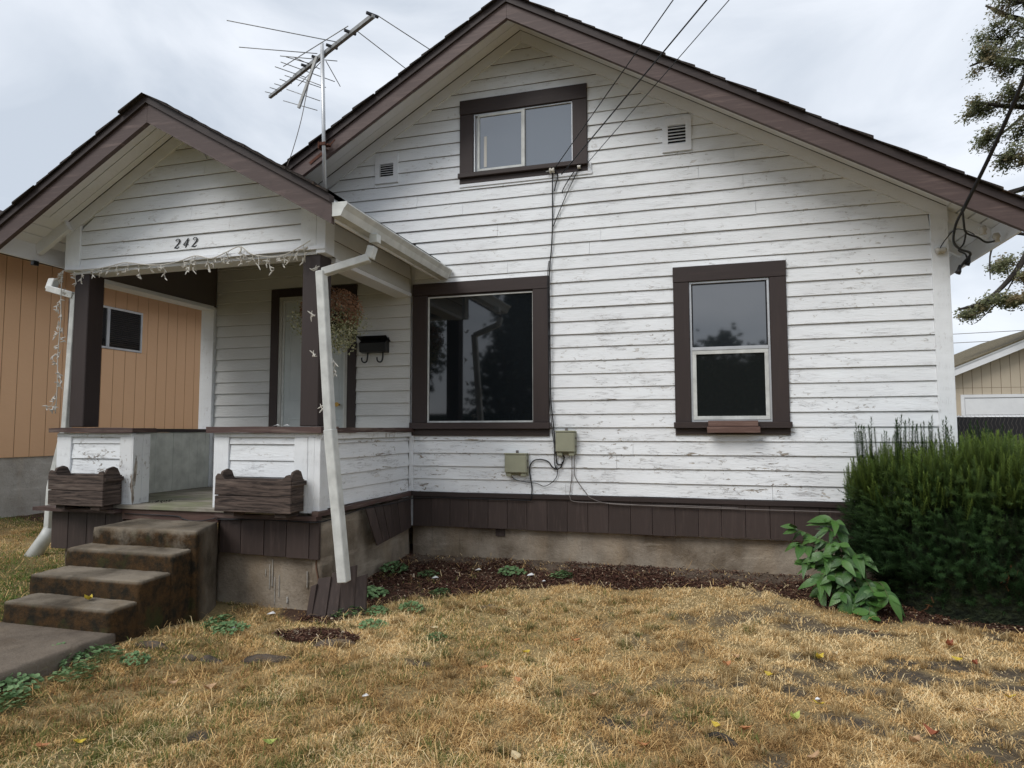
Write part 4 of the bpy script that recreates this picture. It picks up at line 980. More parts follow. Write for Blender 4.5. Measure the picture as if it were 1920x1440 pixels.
cable([(-1.395, Y-.01, 3.86), (-1.40, Y, 3.72), (-1.402, Y, 3.35), (-1.415, Y, 3.1), (-1.428, Y, 2.98), (-1.435, -.05, 2.80), (-1.432, -.052, 2.4), (-1.430, -.05, 2.0), (-1.425, -.05, 1.6), (-1.40, -.05, 1.32), (-1.385, -.05, 1.15), (-1.375, Y, .98), (-1.36, Y, .955), (-1.32, Y, .96), (-1.30, Y, 1.02), (-1.315, -.06, 1.05)], 'thick black cable running from the insulator down to the upper utility box', .0065)
cable([(-1.38, Y-.03, 3.90), (-1.345, Y, 3.85), (-1.365, Y, 3.76), (-1.38, Y, 3.69)], 'short black loop hanging under the porcelain insulator', .006)
cable([(-1.12, -.05, 3.90), (-1.17, Y, 3.82), (-1.24, Y, 3.68), (-1.33, Y, 3.48), (-1.395, Y, 3.33)], 'thin black cable crossing the siding diagonally from the attic corner', .0045)
cable([(-1.17, -.045, 3.87), (-1.23, Y, 3.80), (-1.29, Y, 3.70), (-1.30, Y, 3.66)], 'short black cable stub hanging below the attic window corner', .005)
cable([(-1.44, Y, 2.98), (-1.45, -.05, 2.82), (-1.448, -.05, 2.3), (-1.442, -.05, 1.7), (-1.415, -.048, 1.3), (-1.40, Y, 1.15), (-1.395, Y, .96), (-1.37, Y, .90)], 'second thinner black cable beside the picture window casing', .0045)
cable([(-1.66, -.04, .96), (-1.64, Y, .95), (-1.60, Y, .99), (-1.53, Y, 1.0), (-1.46, Y, .98), (-1.42, Y, .93), (-1.38, Y, .905), (-1.33, Y, .93), (-1.32, Y, .98)][1:], 'black cable looping between the two utility boxes', .0065)
cable([(-1.64, Y, .95), (-1.648, Y, .90), (-1.64, Y, .82), (-1.625, Y, .72), (-1.625, -.055, .65), (-1.63, -.052, .60)], 'black cable dropping from the loop behind the brown skirt', .006)
cable([(-1.84, -.05, .85), (-1.80, Y, .80), (-1.68, Y, .775), (-1.58, Y, .765), (-1.50, Y, .74), (-1.42, Y, .78), (-1.37, Y, .85), (-1.375, Y, .95)], 'thin dark wire curving below the lower utility box', .0035)
cable([(-1.22, -.05, 1.05), (-1.225, Y, .85), (-1.24, Y, .72), (-1.24, -.055, .64), (-1.19, -.055, .60), (-.9, -.05, .595), (-.4, -.05, .58), (.4, -.05, .575), (1.2, -.05, .575)], 'grey wire running along the top of the brown skirt', .0045, 'greyw')
cable([(-1.19, -.05, 1.05), (-1.20, Y, .90), (-1.185, Y, .82), (-1.10, Y, .70), (-1.02, -.055, .63), (-.8, -.052, .585), (-.2, -.05, .59), (.3, -.05, .585)], 'pale wire slanting down to the skirt from the upper utility box', .004, 'greyw')
cable([(-2.91, -.05, .585), (-2.6, -.05, .600), (-2.3, -.05, .60), (-1.63, -.05, .598)], 'black cable along the skirt top left of the loop', .005)
cable([(-3.85, -1.80, .565), (-3.4, -1.76, .572), (-2.95, -1.78, .57), (-2.90, -1.6, .575), (-2.89, -1.1, .60), (-2.88, -.5, .585), (-2.88, -.05, .59)], 'black cable tacked under the porch base trim', .005)
cable([(-4.82, -1.775, .575), (-4.3, -1.772, .573), (-4.22, -1.775, .555), (-4.12, -1.78, .54), (-4.0, -1.78, .545), (-3.88, -1.775, .57)], 'black cable sagging across the boards over the top step', .005)
# thick service drop at the right eave
J = Vector((1.976, -.62, 2.982)); D = Vector((2.101, -1.4, 3.656)); pts = [J+(D-J)*t_+Vector((0, 0, -.05*math.sin(min(t_, 1.4)/1.4*math.pi))) for t_ in (0, .25, .5, .75, 1, 1.4, 2.0, 3, 5, 9, 16)]
tag(rope('service_cable', pts, .015, 'black', None, k=3), 'thick twisted black service cable reaching the right eave', 'cable')
for lab, pts, r in (('left strand of the split service cable looping under the eave', [J, (1.95, -.55, 2.90), (1.97, -.42, 2.80), (2.05, -.30, 2.76), (2.16, -.2, 2.74), (2.14, -.12, 2.69), (2.11, -.1, 2.64)], .010),
                    ('right strand of the split service cable reaching the outer insulator', [J, (2.02, -.5, 2.93), (2.06, -.42, 2.86), (2.16, -.36, 2.83), (2.24, -.3, 2.80), (2.33, -.25, 2.82)], .008),
                    ('middle strand of service cable ending in a dangling plug', [(2.06, -.42, 2.86), (2.08, -.3, 2.80), (2.06, -.25, 2.76), (2.14, -.15, 2.75), (2.17, -.1, 2.71)], .007),
                    ('thin wire from the corner insulator up to the eave cables', [(1.99, -.05, 2.84), (2.02, -.1, 2.90), (2.06, -.2, 2.95), (2.12, -.25, 2.92), (2.16, -.3, 2.87)], .004)):
    tag(rope('cable', pts, r, 'black'), lab, 'cable', 'split service cables under the right eave')
for p, lab in (((2.105, -.1, 2.62), 'lower black cable boot hanging beside the corner board'), ((2.175, -.1, 2.69), 'upper black cable boot hanging beside the corner board')):
    mb = MB(); P = Vector(p); mb.tube([P+Vector((.01, 0, .05)), P, P+Vector((-.012, 0, -.02))], [.010, .020, .024], 8); o_ = mb.build('cable_boot', M['black'], smooth=True); tag(o_, lab, 'cable boot', 'cable boots under the eave')
for p, lab in (((2.33, -.25, 2.83), 'outer white eave insulator near the fascia'), ((2.22, -.30, 2.885), 'inner white eave insulator on the soffit boards')):
    mb = MB(); P = Vector(p); mb.tube([P+Vector((0, 0, .05)), P+Vector((0, 0, .02)), P, P+Vector((0, 0, -.02))], [.02, .03, .018, .028], 10); o_ = mb.build('insulator', M['porcelain'], smooth=True); tag(o_, lab, 'insulator', 'insulators under the right eave')

# ------------------------------------------------------------------ neighbouring house (left)
nh = thing('neighbour_house', 'salmon orange house with grooved siding behind the porch', 'house', (-8.4, 2, 0))
NX = -8.4
y = -3.0-.004*0
ny = .14-.2032*14+.0
while ny < 8:
    if not (ny > .60 and ny+.2032 < 1.86) and not (ny < .60 < ny+.2) and not (ny < 1.86 < ny+.2):
        box('siding_plank', NX-.012, NX, ny+.004, ny+.1992, .952, 3.60, 'orange', nh, .0015)
    else:
        a = max(ny, 0); box('siding_plank', NX-.012, NX, ny+.004, ny+.1992, .952, 2.49, 'orange', nh, .0015); box('siding_plank', NX-.012, NX, ny+.004, ny+.1992, 3.125, 3.60, 'orange', nh, .0015)
        if ny < .60 < ny+.2: box('siding_plank', NX-.012, NX, ny+.004, .60, 2.491, 3.124, 'orange', nh)
        if ny < 1.86 < ny+.2: box('siding_plank', NX-.012, NX, 1.86, ny+.1992, 2.491, 3.124, 'orange', nh)
    ny += .2032
box('wall', NX-6, NX-.008, -2.7, 8, .95, 3.6, 'groove', nh)
box('foundation', NX-5.98, NX-.024, -2.68, 7.98, -.3, .60, 'nconc', nh)
box('foundation', NX-5.98, NX-.022, -2.68, 7.98, .60, .951, 'nconc', nh)
w_o = box('window', NX-.01, NX+.012, .605, 1.855, 3.09, 3.12, 'gwhite', nh)
for a, b_, c, d in ((.605, .635, 2.495, 3.09), (1.825, 1.855, 2.495, 3.09), (.635, 1.825, 2.495, 2.525), (1.215, 1.265, 2.525, 3.09)): box('frame', NX-.01, NX+.012, a, b_, c, d, 'alum', w_o)
box('pane', NX-.008, NX-.002, .635, 1.825, 2.525, 3.09, 'glass', w_o)
for i in range(18): box('blind_slat', NX-.0015, NX+.001, 1.28, 1.81, 2.56+i*.029, 2.570+i*.029, 'bark', w_o)
b = MB(); b.hexa([(NX-6.5, -3.2, 3.50), (NX+.55, -3.2, 3.50), (NX+.55, 8.5, 3.50), (NX-6.5, 8.5, 3.50), (NX-3.2, -3.2, 5.0), (NX-2.9, -3.2, 5.0), (NX-2.9, 8.5, 5.0), (NX-3.2, 8.5, 5.0)]); b.build('roof', M['shingle'], nh)
box('eave_board', NX+.55, NX+.57, -3.2, 8.5, 3.40, 3.54, 'gwhite', nh)

# ------------------------------------------------------------------ garage (right, far)
GY = 12.36; ga = thing('garage', 'beige garage with white door and mossy gable roof', 'garage', (8.9, GY, 0))
GR = 8.9
def zg(x): return 2.60+.43*(min(x, 2*GR-x)-6.0)
for i in range(33):
    x0 = 5.62+i*.2032
    for part_ in ((0, 2.288), (2.296, None)):
        zb = part_[0]; za_ = part_[1] or zg(x0); zb_ = part_[1] or zg(x0+.2032)
        if part_[1] and 6.17 < x0 < 11.4:
            zb = 2.13
        if min(za_, zb_) <= zb: continue
        b = MB(); b.hexa([(x0+.005, GY-.012, zb), (x0+.198, GY-.012, zb), (x0+.198, GY, zb), (x0+.005, GY, zb), (x0+.005, GY-.012, za_), (x0+.198, GY-.012, zb_), (x0+.198, GY, zb_), (x0+.005, GY, za_)]); b.build('siding_plank', M['beige'], ga)
b = MB(); b.add([(5.62, GY, 0), (12.2, GY, 0), (12.2, GY, zg(12.2)), (GR, GY, zg(GR)), (5.62, GY, zg(5.62)), (5.62, GY+6, 0), (12.2, GY+6, 0), (12.2, GY+6, zg(12.2)), (GR, GY+6, zg(GR)), (5.62, GY+6, zg(5.62))],
      [(0, 1, 2, 3, 4), (9, 8, 7, 6, 5), (1, 6, 7, 2), (5, 0, 4, 9)]); b.build('wall', M['groove'], ga)
dg = box('garage_door', 6.24, 11.3, GY-.02, GY-.013, 0, 2.045, 'gwhite', ga)
for i in range(5): box('door_section', 6.25, 11.29, GY-.035, GY-.021, .01+i*.405, .405+i*.405, 'gwhite', dg, .004)
for q in ((6.16, 6.235, 0, 2.125), (11.305, 11.38, 0, 2.125), (6.236, 11.304, 2.05, 2.125)): box('door_trim', q[0], q[1], GY-.05, GY-.012, q[2], q[3], 'gwhite', ga)
for s in (1, -1):
    xe = 5.3 if s > 0 else 2*GR-5.3; xr = GR
    def zz(x): return zg(x)
    for nm, d0, d1, y0, y1, mt in (('rake_board', -.01, .165, GY-.32, GY-.28, 'gwhite'), ('rake_trim', .165, .20, GY-.345, GY-.28, 'gwhite'), ('roof', .20, .235, GY-.36, GY+6.3, 'mossroof')):
        b = MB(); q = [(xe, y0), (xr, y0), (xr, y1), (xe, y1)] if s > 0 else [(xr, y0), (xe, y0), (xe, y1), (xr, y1)]
        b.hexa([(x, y, zz(x)+d0) for x, y in q]+[(x, y, zz(x)+d1) for x, y in q]); b.build(nm, M[mt], ga)
    b = MB(); q = [(xe, GY-.28), (xr, GY-.28), (xr, GY+.0), (xe, GY+.0)] if s > 0 else [(xr, GY-.28), (xe, GY-.28), (xe, GY), (xr, GY)]
    b.hexa([(x, y, zz(x)+.19) for x, y in q]+[(x, y, zz(x)+.198) for x, y in q]); b.build('soffit', M['gwhite'], ga)

# ------------------------------------------------------------------ chain-link fence with black slats
fe = thing('chain_link_fence', 'chain link fence with black privacy slats behind the hedge', 'fence', (3.5, 3.6, 0))
FYY = 3.6; ftp = 1.455
mb = MB(); mbw = MB(); x = 2.1
while x < 7.5:
    mb.box(x+.0005, x+.0455, FYY, FYY+.006, .02, ftp-.01+ru(-.004, .004)); x += .046
mb.build('privacy_slats', M['black'], fe, kind='stuff')
# woven wires
x = 2.1
z_l = []
while x < 7.5:
    pts = []; z = 0.0; k = 0
    nseg = 26
    for i in range(nseg+1): pts.append((x+(.02 if i % 2 else -.003), FYY-.006, .03+i*(ftp+.02-.03)/nseg))
    mbw.tube(pts, .0016, 3, caps=False); x += .046
    z_l.append(x)
mbw.build('chain_mesh', M['greyw'], fe, kind='stuff')
mb = MB()
for x in z_l: mb.tube([(x-.010, FYY-.01, ftp-.01), (x+.012, FYY, ftp+.022)], .0045, 4)
mb.build('top_knuckles', M['gwhite'], fe, kind='stuff')
rope('top_rail', [(2.1, FYY+.03, ftp-.01), (7.5, FYY+.03, ftp-.01)], .018, 'alum', fe, raw=True, n=8)
for x in (2.15, 4.6, 7.1): rope('fence_post', [(x, FYY+.04, 0), (x, FYY+.04, ftp+.03)], .028, 'alum', fe, raw=True, n=10)

# distant thin lines beyond the garage
for z, lab in ((6.9, 'upper of two far thin power lines beyond the garage roof'), (6.35, 'lower of two far thin power lines beyond the garage roof')):
    tag(rope('power_line', [(-10, 40, z), (20, 40, z+.3), (50, 40, z+1.6)], .02, 'greyw'), lab, 'power line', 'far power lines')

# ------------------------------------------------------------------ yew hedge
def hedge():
    root = thing('yew_hedge', 'dense dark green yew hedge with upright shoots at the house corner', 'hedge', (2.1, -.55, 0))
    cx, cy, hx, hy, h = 2.42, -.40, 1.24, .66, 1.0
    rng = np.random.RandomState(3)
    # shoot template: needles along z
    def shoot_t(n, L, nl, seed):
        r = np.random.RandomState(seed); V = []; F = []
        for i in range(n):
            t = i/n; z = t*L; a = i*2.4+r.rand()*.5; el = .15+.45*t; l = nl*(1-.35*t)*(.8+.4*r.rand())
            if t > .93: el = 1.2
            d = np.array([math.cos(a)*math.cos(el), math.sin(a)*math.cos(el), math.sin(el)]); s = np.array([-math.sin(a), math.cos(a), 0])*.0030
            p = np.array([0, 0, z]); b_ = len(V); V += [p-s, p+s, p+d*l]; F.append((b_, b_+1, b_+2))
        b_ = len(V); V += [np.array([-.002, 0, 0]), np.array([.002, 0, 0]), np.array([0, 0, L])]; F.append((b_, b_+1, b_+2))
        return np.array(V), np.array(F)
    temps = [shoot_t(46, .14, .034, s) for s in range(4)]+[shoot_t(84, .26, .034, s+9) for s in range(2)]
    VV = []; FF = []; CC = []; off = 0
    def put(p, d, sc, col, tmp):
        nonlocal off
        V, F = temps[tmp]; d = d/np.linalg.norm(d); a = np.array([1, 0, 0]) if abs(d[0]) < .8 else np.array([0, 1, 0]); u = np.cross(d, a); u /= np.linalg.norm(u); w = np.cross(d, u)
        an = rng.rand()*6.28; u2_ = u*math.cos(an)+w*math.sin(an); w2 = np.cross(d, u2_)
        W = V[:, :1]*u2_*sc+V[:, 1:2]*w2*sc+V[:, 2:3]*d*sc+p
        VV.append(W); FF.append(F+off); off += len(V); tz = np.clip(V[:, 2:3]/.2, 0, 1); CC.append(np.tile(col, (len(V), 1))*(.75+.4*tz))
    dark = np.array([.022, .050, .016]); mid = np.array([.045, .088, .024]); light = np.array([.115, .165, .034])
    n = 0; tot = 9500
    while n < tot:
        # superellipse shell sample
        ph = rng.rand()*2*math.pi; c, s = math.cos(ph), math.sin(ph)
        k = (abs(c)**3.2+abs(s)**3.2)**(-1/3.2); ex, ey = c*k, s*k
        if rng.rand() < .60: t = rng.rand(); rr = (1-.13*t**4)*(.80+.2*min(1, t*4)); z = h*t; top = False
        else: rr = math.sqrt(rng.rand()); z = h*(1-.30*rr**7); top = True
        if s > .3 and not top and rng.rand() < .7: continue
        bulge = 1+.05*(fbm(np.array([ph*2.0]), np.array([z*2.5]), 1.5, 3, 4)[0]-.5)*2
        if not top and z < .25: rr *= .92
        p = np.array([cx+hx*ex*rr*bulge, cy+hy*ey*rr*bulge, z+g1(cx+hx*ex, cy-.3)*(.8 if not top else 0)])
        slope = 0.07*(p[0]-cx) if top else 0
        if top: p[2] += -.05+.24*(fbm(p[:1], p[1:2], 2.5, 3, 6)[0]-.5)*1.3
        if p[1] > -.06 and p[0] < 2.06: continue
        p = p-np.array([ex, ey, 0])*(0 if top else rng.rand()*.10)
        d = np.array([ex*.35*(not top), ey*.35*(not top), 1])+rng.normal(0, .13, 3)
        if not top and rng.rand() < .5: d = np.array([ex, ey, .5])+rng.normal(0, .4, 3)
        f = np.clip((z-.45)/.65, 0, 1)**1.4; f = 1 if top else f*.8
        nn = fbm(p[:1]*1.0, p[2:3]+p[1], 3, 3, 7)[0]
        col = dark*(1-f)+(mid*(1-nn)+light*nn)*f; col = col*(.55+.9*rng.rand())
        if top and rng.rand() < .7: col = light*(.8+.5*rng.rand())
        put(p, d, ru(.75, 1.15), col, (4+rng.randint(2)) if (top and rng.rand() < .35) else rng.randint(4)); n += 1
    # tall single shoots at the top left
    for i in range(48):
        x = 1.22+rng.rand()**1.2*1.0; p = np.array([x, -.42+rng.normal(0, .16), .90+.14*rng.rand()]); p[1] = min(p[1], -.09)
        put(p, np.array([0, 0, 1])+rng.normal(0, .05, 3), ru(.9, 1.45), mid*.8, 4+rng.randint(2))
        put(p+np.array([0, 0, .02]), np.array([0, 0, 1])+rng.normal(0, .05, 3), ru(.9, 1.35), mid*.6, 4+rng.randint(2))
    for i in range(60):
        x = 1.22+rng.rand()*.12; p = np.array([x, -.42+rng.normal(0, .2), .30+.45*rng.rand()]); p[1] = min(p[1], -.09)
        put(p, np.array([-.25, -.1, 1])+rng.normal(0, .08, 3), ru(.6, .9), mid, 4+rng.randint(2))
    for (x, z) in ((1.95, .22), (1.50, -.03)):   # dead rusty sprigs
        for _ in range(7): put(np.array([x+rng.normal(0, .03), -1.06, z+.06+rng.normal(0, .03)]), np.array([rng.normal(), -.4, rng.normal()]), .32, np.array([.20, .085, .04]), rng.randint(4))
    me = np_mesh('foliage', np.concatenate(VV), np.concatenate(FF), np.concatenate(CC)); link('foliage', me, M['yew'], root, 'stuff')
    # inner mass of old wood that blocks the view through
    mb = MB(); N = 28; vs = []
    for zi, sc in ((-.1, .80), (.3, .86), (.65, .84), (h-.22, .72), (h-.08, .50)):
        for i in range(N):
            ph = 2*math.pi*i/N; c, s = math.cos(ph), math.sin(ph); k = (abs(c)**3.2+abs(s)**3.2)**(-1/3.2); vs.append((cx+hx*c*k*sc, min(cy+hy*s*k*sc, 9), zi))
    vs = [(x, (min(y, -.05) if x < 2.07 else y), z) for x, y, z in vs]
    fs = [(r*N+i, r*N+(i+1) % N, (r+1)*N+(i+1) % N, (r+1)*N+i) for r in range(4) for i in range(N)]+[tuple(4*N+i for i in range(N))]
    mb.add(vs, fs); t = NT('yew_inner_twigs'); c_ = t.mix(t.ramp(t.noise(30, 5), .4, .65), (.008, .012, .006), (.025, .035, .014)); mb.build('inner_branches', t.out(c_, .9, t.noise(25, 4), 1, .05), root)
    mb = MB()
    for i in range(14): 
        x = ru(1.4, 3.2); mb.tube([(x, ru(-.7, -.3), -.1), (x+ru(-.1, .1), ru(-.8, -.3), .5)], [.018, .008], 5)
    mb.build('trunk', M['bark'], root)
hedge()

# ------------------------------------------------------------------ broad-leaved young shrub
def broad_shrub():
    root = thing('broadleaf_shrub', 'young shrub with large bright green leaves left of the yew hedge', 'shrub', (1.12, -.55, -.05))
    # leaf meshes (folded, pointed)
    def leaf_mesh(L, W, droop, nm='leaf'):
        V = []; F = []; n = 6
        for i in range(n+1):
            t = i/n; w = W*math.sin(math.pi*min(1, t**.8))*(1 if t < .999 else 0); x = L*t; z = -droop*t*t*L
            V += [(x, -w, z+.18*w), (x, 0, z-.10*w*0), (x, w, z+.18*w)]
        for i in range(n): b_ = i*3; F += [(b_, b_+3, b_+4, b_+1), (b_+1, b_+4, b_+5, b_+2)]
        me = bpy.data.meshes.new(nm); me.from_pydata(V, [], F); me.materials.append(M['shrubleaf']); me.polygons.foreach_set('use_smooth', [True]*len(me.polygons)); me.update(); return me
    lm = [leaf_mesh(.15, .034, .35), leaf_mesh(.13, .031, .9), leaf_mesh(.165, .036, .6), leaf_mesh(.105, .027, .2), leaf_mesh(.085, .021, .5), leaf_mesh(.14, .028, 1.1), leaf_mesh(.12, .033, -.2)]
    random.seed(19)
    base = Vector((1.14, -.50, -.05)); tips = [(.70, -.62, .50), (.84, -.70, .44), (.94, -.62, .52), (.76, -.70, .26), (.88, -.78, .33), (1.0, -.76, .42), (.84, -.80, .14), (.94, -.86, .18), (1.06, -.84, .22), (1.04, -.90, .0), (1.12, -.92, .04), (1.18, -.94, .10), (.98, -.88, .06), (1.10, -.76, .34), (1.27, -.98, .08), (1.14, -.98, -.05), (.98, -.64, .58), (.72, -.66, .38), (.92, -.74, .22), (1.0, -.82, .30), (.86, -.72, .05)]
    stems = MB()
    for tp in tips:
        tp = Vector(tp); m_ = base.lerp(tp, .55)+Vector((ru(-.05, .05), ru(-.05, .03), .12)); P = smooth_pts([base, m_, tp], 5); stems.tube(P, [.008*(1-.75*i/(len(P)-1)) for i in range(len(P))], 5)
        for k in range(6):
            f = [.45, .58, .70, .82, .92, 1.0][k]; p = P[min(len(P)-1, int(f*(len(P)-1)))]; d = (P[-1]-P[-3]).normalized()
            for s in (-1, 1):
                if k < 1 and rnd() < .4: continue
                side = d.cross(Vector((0, 0, 1))).normalized()*s
                dd = (side*ru(.5, 1)+d*ru(.2, .9)+Vector((ru(-.3, .1), ru(-.7, -.1), ru(-.55, .15)))).normalized()
                o = bpy.data.objects.new('leaf', random.choice(lm)); COL.objects.link(o); o.parent = root; o.matrix_parent_inverse = Matrix.Translation((-1.12, .55, .05))
                x = dd; nrm = (Vector((ru(-.3, .3), -.75, .75))); nrm = (nrm-x*nrm.dot(x)).normalized(); yv = nrm.cross(x)
                mt = Matrix((x, yv, nrm)).transposed().to_4x4(); mt.translation = p; o.matrix_basis = mt @ Matrix.Scale(ru(.6, 1.15), 4)
    stems.build('stems', M['stem'], root)
    random.seed(7)
broad_shrub()

# ------------------------------------------------------------------ oak behind the house, right
def tree(name, label, cat, trunk, limbs, blobs, leaf, n, lmat, tmat='bark', group=None, seed=1):
    random.seed(seed); root = thing(name, label, cat, trunk[0], group); mb = MB()
    mb.tube([p for p in trunk], [.28-.10*i/max(1, len(trunk)-1) for i in range(len(trunk))], 8)
    for l in limbs:
        P = smooth_pts(l[0], 5); mb.tube(P, [l[1]*(1-.8*i/(len(P)-1)) for i in range(len(P))], 5)
    V = []; F = []
    for (c, r, w) in blobs:
        c = Vector(c); tw = max(4, int((30 if leaf < .1 else 14)*r[0]))
        for k in range(tw):
            q = Vector((ru(-1, 1)*r[0], ru(-1, 1)*r[1], ru(-1, 1)*r[2])).normalized()*ru(.5, .95); e = c+Vector((q.x*r[0], q.y*r[1], q.z*r[2]))
            mb.tube([c+Vector((.25*r[0], .1, -.05)), (c+e)/2+Vector((ru(-.1, .1), 0, ru(-.1, .1))), e], [.018, .012, .006], 3, caps=False)
            m_ = int(n*w/tw)
            for j in range(m_):
                # clump round a twig tip
                g = e+Vector((random.gauss(0, 1)*.15, random.gauss(0, 1)*.2, random.gauss(0, 1)*.12))*((.6+r[0]) if leaf > .1 else .62)
                if rnd() < .35: g = c.lerp(e, ru(.3, 1))+Vector((random.gauss(0, .06), random.gauss(0, .08), random.gauss(0, .05)))
                s = leaf*ru(.6, 1.35); u = Vector((ru(-1, 1), ru(-1, 1), ru(-.8, .5))).normalized(); v = u.orthogonal().normalized()*ru(.35, .6)*s
                b_ = len(V); V += [g, g+u*s*.6+v, g+u*s*1.3, g+u*s*.6-v]; F.append((b_, b_+1, b_+2, b_+3))
    mb.build('trunk', M[tmat], root, smooth=True); m2 = MB(); m2.add(V, F); m2.build('crown', M[lmat], root); random.seed(7); return root
blobs = []
random.seed(31)
def B(x, z, rx, rz, w=1.0, y=12): blobs.append(((x, y+ru(-.4, .4), z), (rx, .6, rz), w))
for (x, z, rx, rz, w) in ((7.3, 11.6, .75, .5, 1), (8.3, 11.8, .8, .6, 1), (6.95, 10.9, .55, .4, .9), (7.8, 10.9, .7, .5, 1), (6.65, 10.2, .5, .35, .9), (7.45, 10.15, .6, .45, 1), (8.2, 10.1, .6, .6, 1), (6.55, 9.3, .42, .3, .8), (7.2, 9.3, .5, .4, .9), (7.95, 9.2, .6, .5, 1), (6.75, 8.5, .35, .25, .6), (7.5, 8.45, .5, .35, .9), (8.2, 8.4, .5, .4, 1),
        (7.05, 7.9, .35, .25, .7), (7.6, 7.75, .45, .25, .8), (8.2, 7.9, .4, .4, .8), (7.55, 6.9, .3, .2, .4), (8.1, 6.8, .3, .3, .7), (6.95, 5.25, .22, .35, .55), (7.65, 5.6, .3, .3, .7), (7.35, 4.95, .4, .25, .9), (7.85, 4.9, .35, .3, .9), (6.75, 4.35, .45, .16, .8), (6.30, 4.18, .28, .12, .6), (7.35, 4.35, .4, .2, .9), (7.9, 4.3, .3, .25, .7), (8.1, 3.6, .35, .25, .7)): B(x, z, rx, rz, w)
tree('oak_tree', 'oak tree with sparse hanging branches rising behind the right eave', 'tree', [(9.6, 12.6, -.3), (9.5, 12.5, 4), (9.2, 12.4, 8), (9.0, 12.3, 12)],
     [([(9.4, 12.4, 6), (8.6, 12.2, 6.3), (7.9, 12.1, 5.9), (7.3, 12, 5.0), (6.7, 12, 4.4), (6.1, 12, 4.2)], .13), ([(9.4, 12.4, 6.2), (8.3, 12.2, 7.2), (7.6, 12.1, 7.1), (7.0, 12, 6.9), (6.7, 12, 6.5), (6.45, 12, 6.4)], .10), ([(9.2, 12.4, 8), (8.2, 12.2, 9), (7.2, 12, 9.2), (6.6, 12, 9.4)], .11), ([(9.2, 12.4, 8.5), (8.2, 12.2, 10), (7.2, 12, 10.4), (6.6, 12, 10.3)], .11), ([(9.1, 12.4, 9), (8.2, 12.2, 11), (7.4, 12, 11.5), (7, 12, 11.8)], .11),
      ([(7.6, 12, 7.1), (7.0, 12, 6.8), (6.7, 12, 6.3), (6.6, 12, 6.0)], .03), ([(7.0, 12, 6.9), (6.6, 12, 7.0), (6.45, 12, 6.6)], .02), ([(7.9, 12.1, 5.9), (7.2, 12, 6.0), (6.85, 12, 5.6), (6.8, 12, 4.9)], .05), ([(8.2, 12, 7.2), (7.6, 12, 7.8), (6.9, 12, 8.0)], .06), ([(8.0, 12, 6.0), (8.2, 12, 5.2), (8.1, 12, 3.8)], .05), ([(7.9, 12, 9.1), (7.2, 12, 8.5), (6.8, 12, 8.5)], .05), ([(8.4, 12.2, 6.2), (7.9, 12, 5.2), (7.3, 12, 4.3)], .05),
      ([(7.9, 12, 6.6), (7.72, 12, 6.2), (7.75, 12, 5.9)], .02), ([(7.3, 12, 4.9), (7.0, 12, 4.4), (6.5, 12, 3.9), (6.4, 12, 3.85)], .02)], [((c[0]+.22, c[1], c[2]), r, w) for c, r, w in blobs], .055, 1900, 'oakleaf', seed=5)

# street trees across the road: they stand behind the viewer and are mirrored in the panes
def round_tree(x, y, z0, h, r, label, name='street_tree', mat='treeleaf', conif=False, seed=1):
    random.seed(seed); bl = []
    if conif:
        k = 15
        for i in range(k):
            t = i/k; rr = r*(1-t)*.9+.3
            for a in range(5): an = a*1.256+i; bl.append(((x+rr*.6*math.cos(an), y+rr*.6*math.sin(an), z0+1.2+t*(h-1.2)), (rr*.5, rr*.5, .3), .5))
    else:
        for i in range(26):
            v = Vector((ru(-1, 1), ru(-1, 1), ru(-.8, 1))); v = v.normalized()*ru(.3, 1); bl.append(((x+v.x*r, y+v.y*r, z0+h*.62+v.z*h*.36), (r*.38, r*.38, r*.3), 1.0))
    return tree(name, label, 'tree', [(x, y, z0-.3), (x, y, z0+h*.5), (x, y, z0+h*.95)], [], bl, .30 if not conif else .26, 260 if not conif else 240, mat, group='trees across the street', seed=seed)
round_tree(-7.9, -23, -.4, 9.5, 3.0, 'tall dark conifer across the street mirrored in the picture window', 'conifer_tree', 'conifer', True, 3)
round_tree(-14.5, -22, -.4, 7.5, 3.0, 'broad tree across the street left of the conifer', seed=4)
round_tree(.4, -30, -.4, 6.5, 2.9, 'low broad tree across the street mirrored in the right window', seed=5)
round_tree(4.6, -31, -.4, 6.9, 2.9, 'rounded tree across the street right of the low one', seed=6)
round_tree(-3.8, -32, -.4, 5.6, 2.2, 'small round tree across the street between the others', seed=8)
tag(box('boundary_hedge', -30, 30, -27.5, -26.3, -.5, 2.1, 'treeleaf'), 'long clipped green hedge on the far side of the street', 'hedge')

# ------------------------------------------------------------------ edging stones, root, weeds, leaves, litter
def stone(x, y, sx, sy, sz, label, seed, rot=0):
    bm = bmesh.new(); bmesh.ops.create_icosphere(bm, subdivisions=3, radius=1)
    for v in bm.verts:
        d = mnoise.noise(v.co*1.3+Vector((seed*7, 0, 0)))*.35+mnoise.noise(v.co*4+Vector((0, seed*3, 0)))*.08; v.co *= 1+d; v.co = Vector((v.co.x*sx, v.co.y*sy, v.co.z*sz))
    me = bpy.data.meshes.new('edging_stone'); bm.to_mesh(me); bm.free(); me.polygons.foreach_set('use_smooth', [True]*len(me.polygons))
    o = link('edging_stone', me, M['stone']); o.location = (x, y, g1(x, y)-.006); o.rotation_euler = (0, 0, rot); tag(o, label, 'stone', 'flat stones sunk in the lawn near the steps')
stone(-3.50, -2.80, .13, .055, .035, 'flat dark stone closest to the walkway', 1, .1)
stone(-3.20, -2.80, .075, .04, .03, 'smallest dark stone touching the brown one', 2)
stone(-3.02, -2.80, .10, .045, .045, 'rounded brown stone, third from the walkway', 3, -.05)
stone(-2.72, -2.66, .14, .06, .05, 'pale topped angular stone with dark hollow beside it', 4, .35)
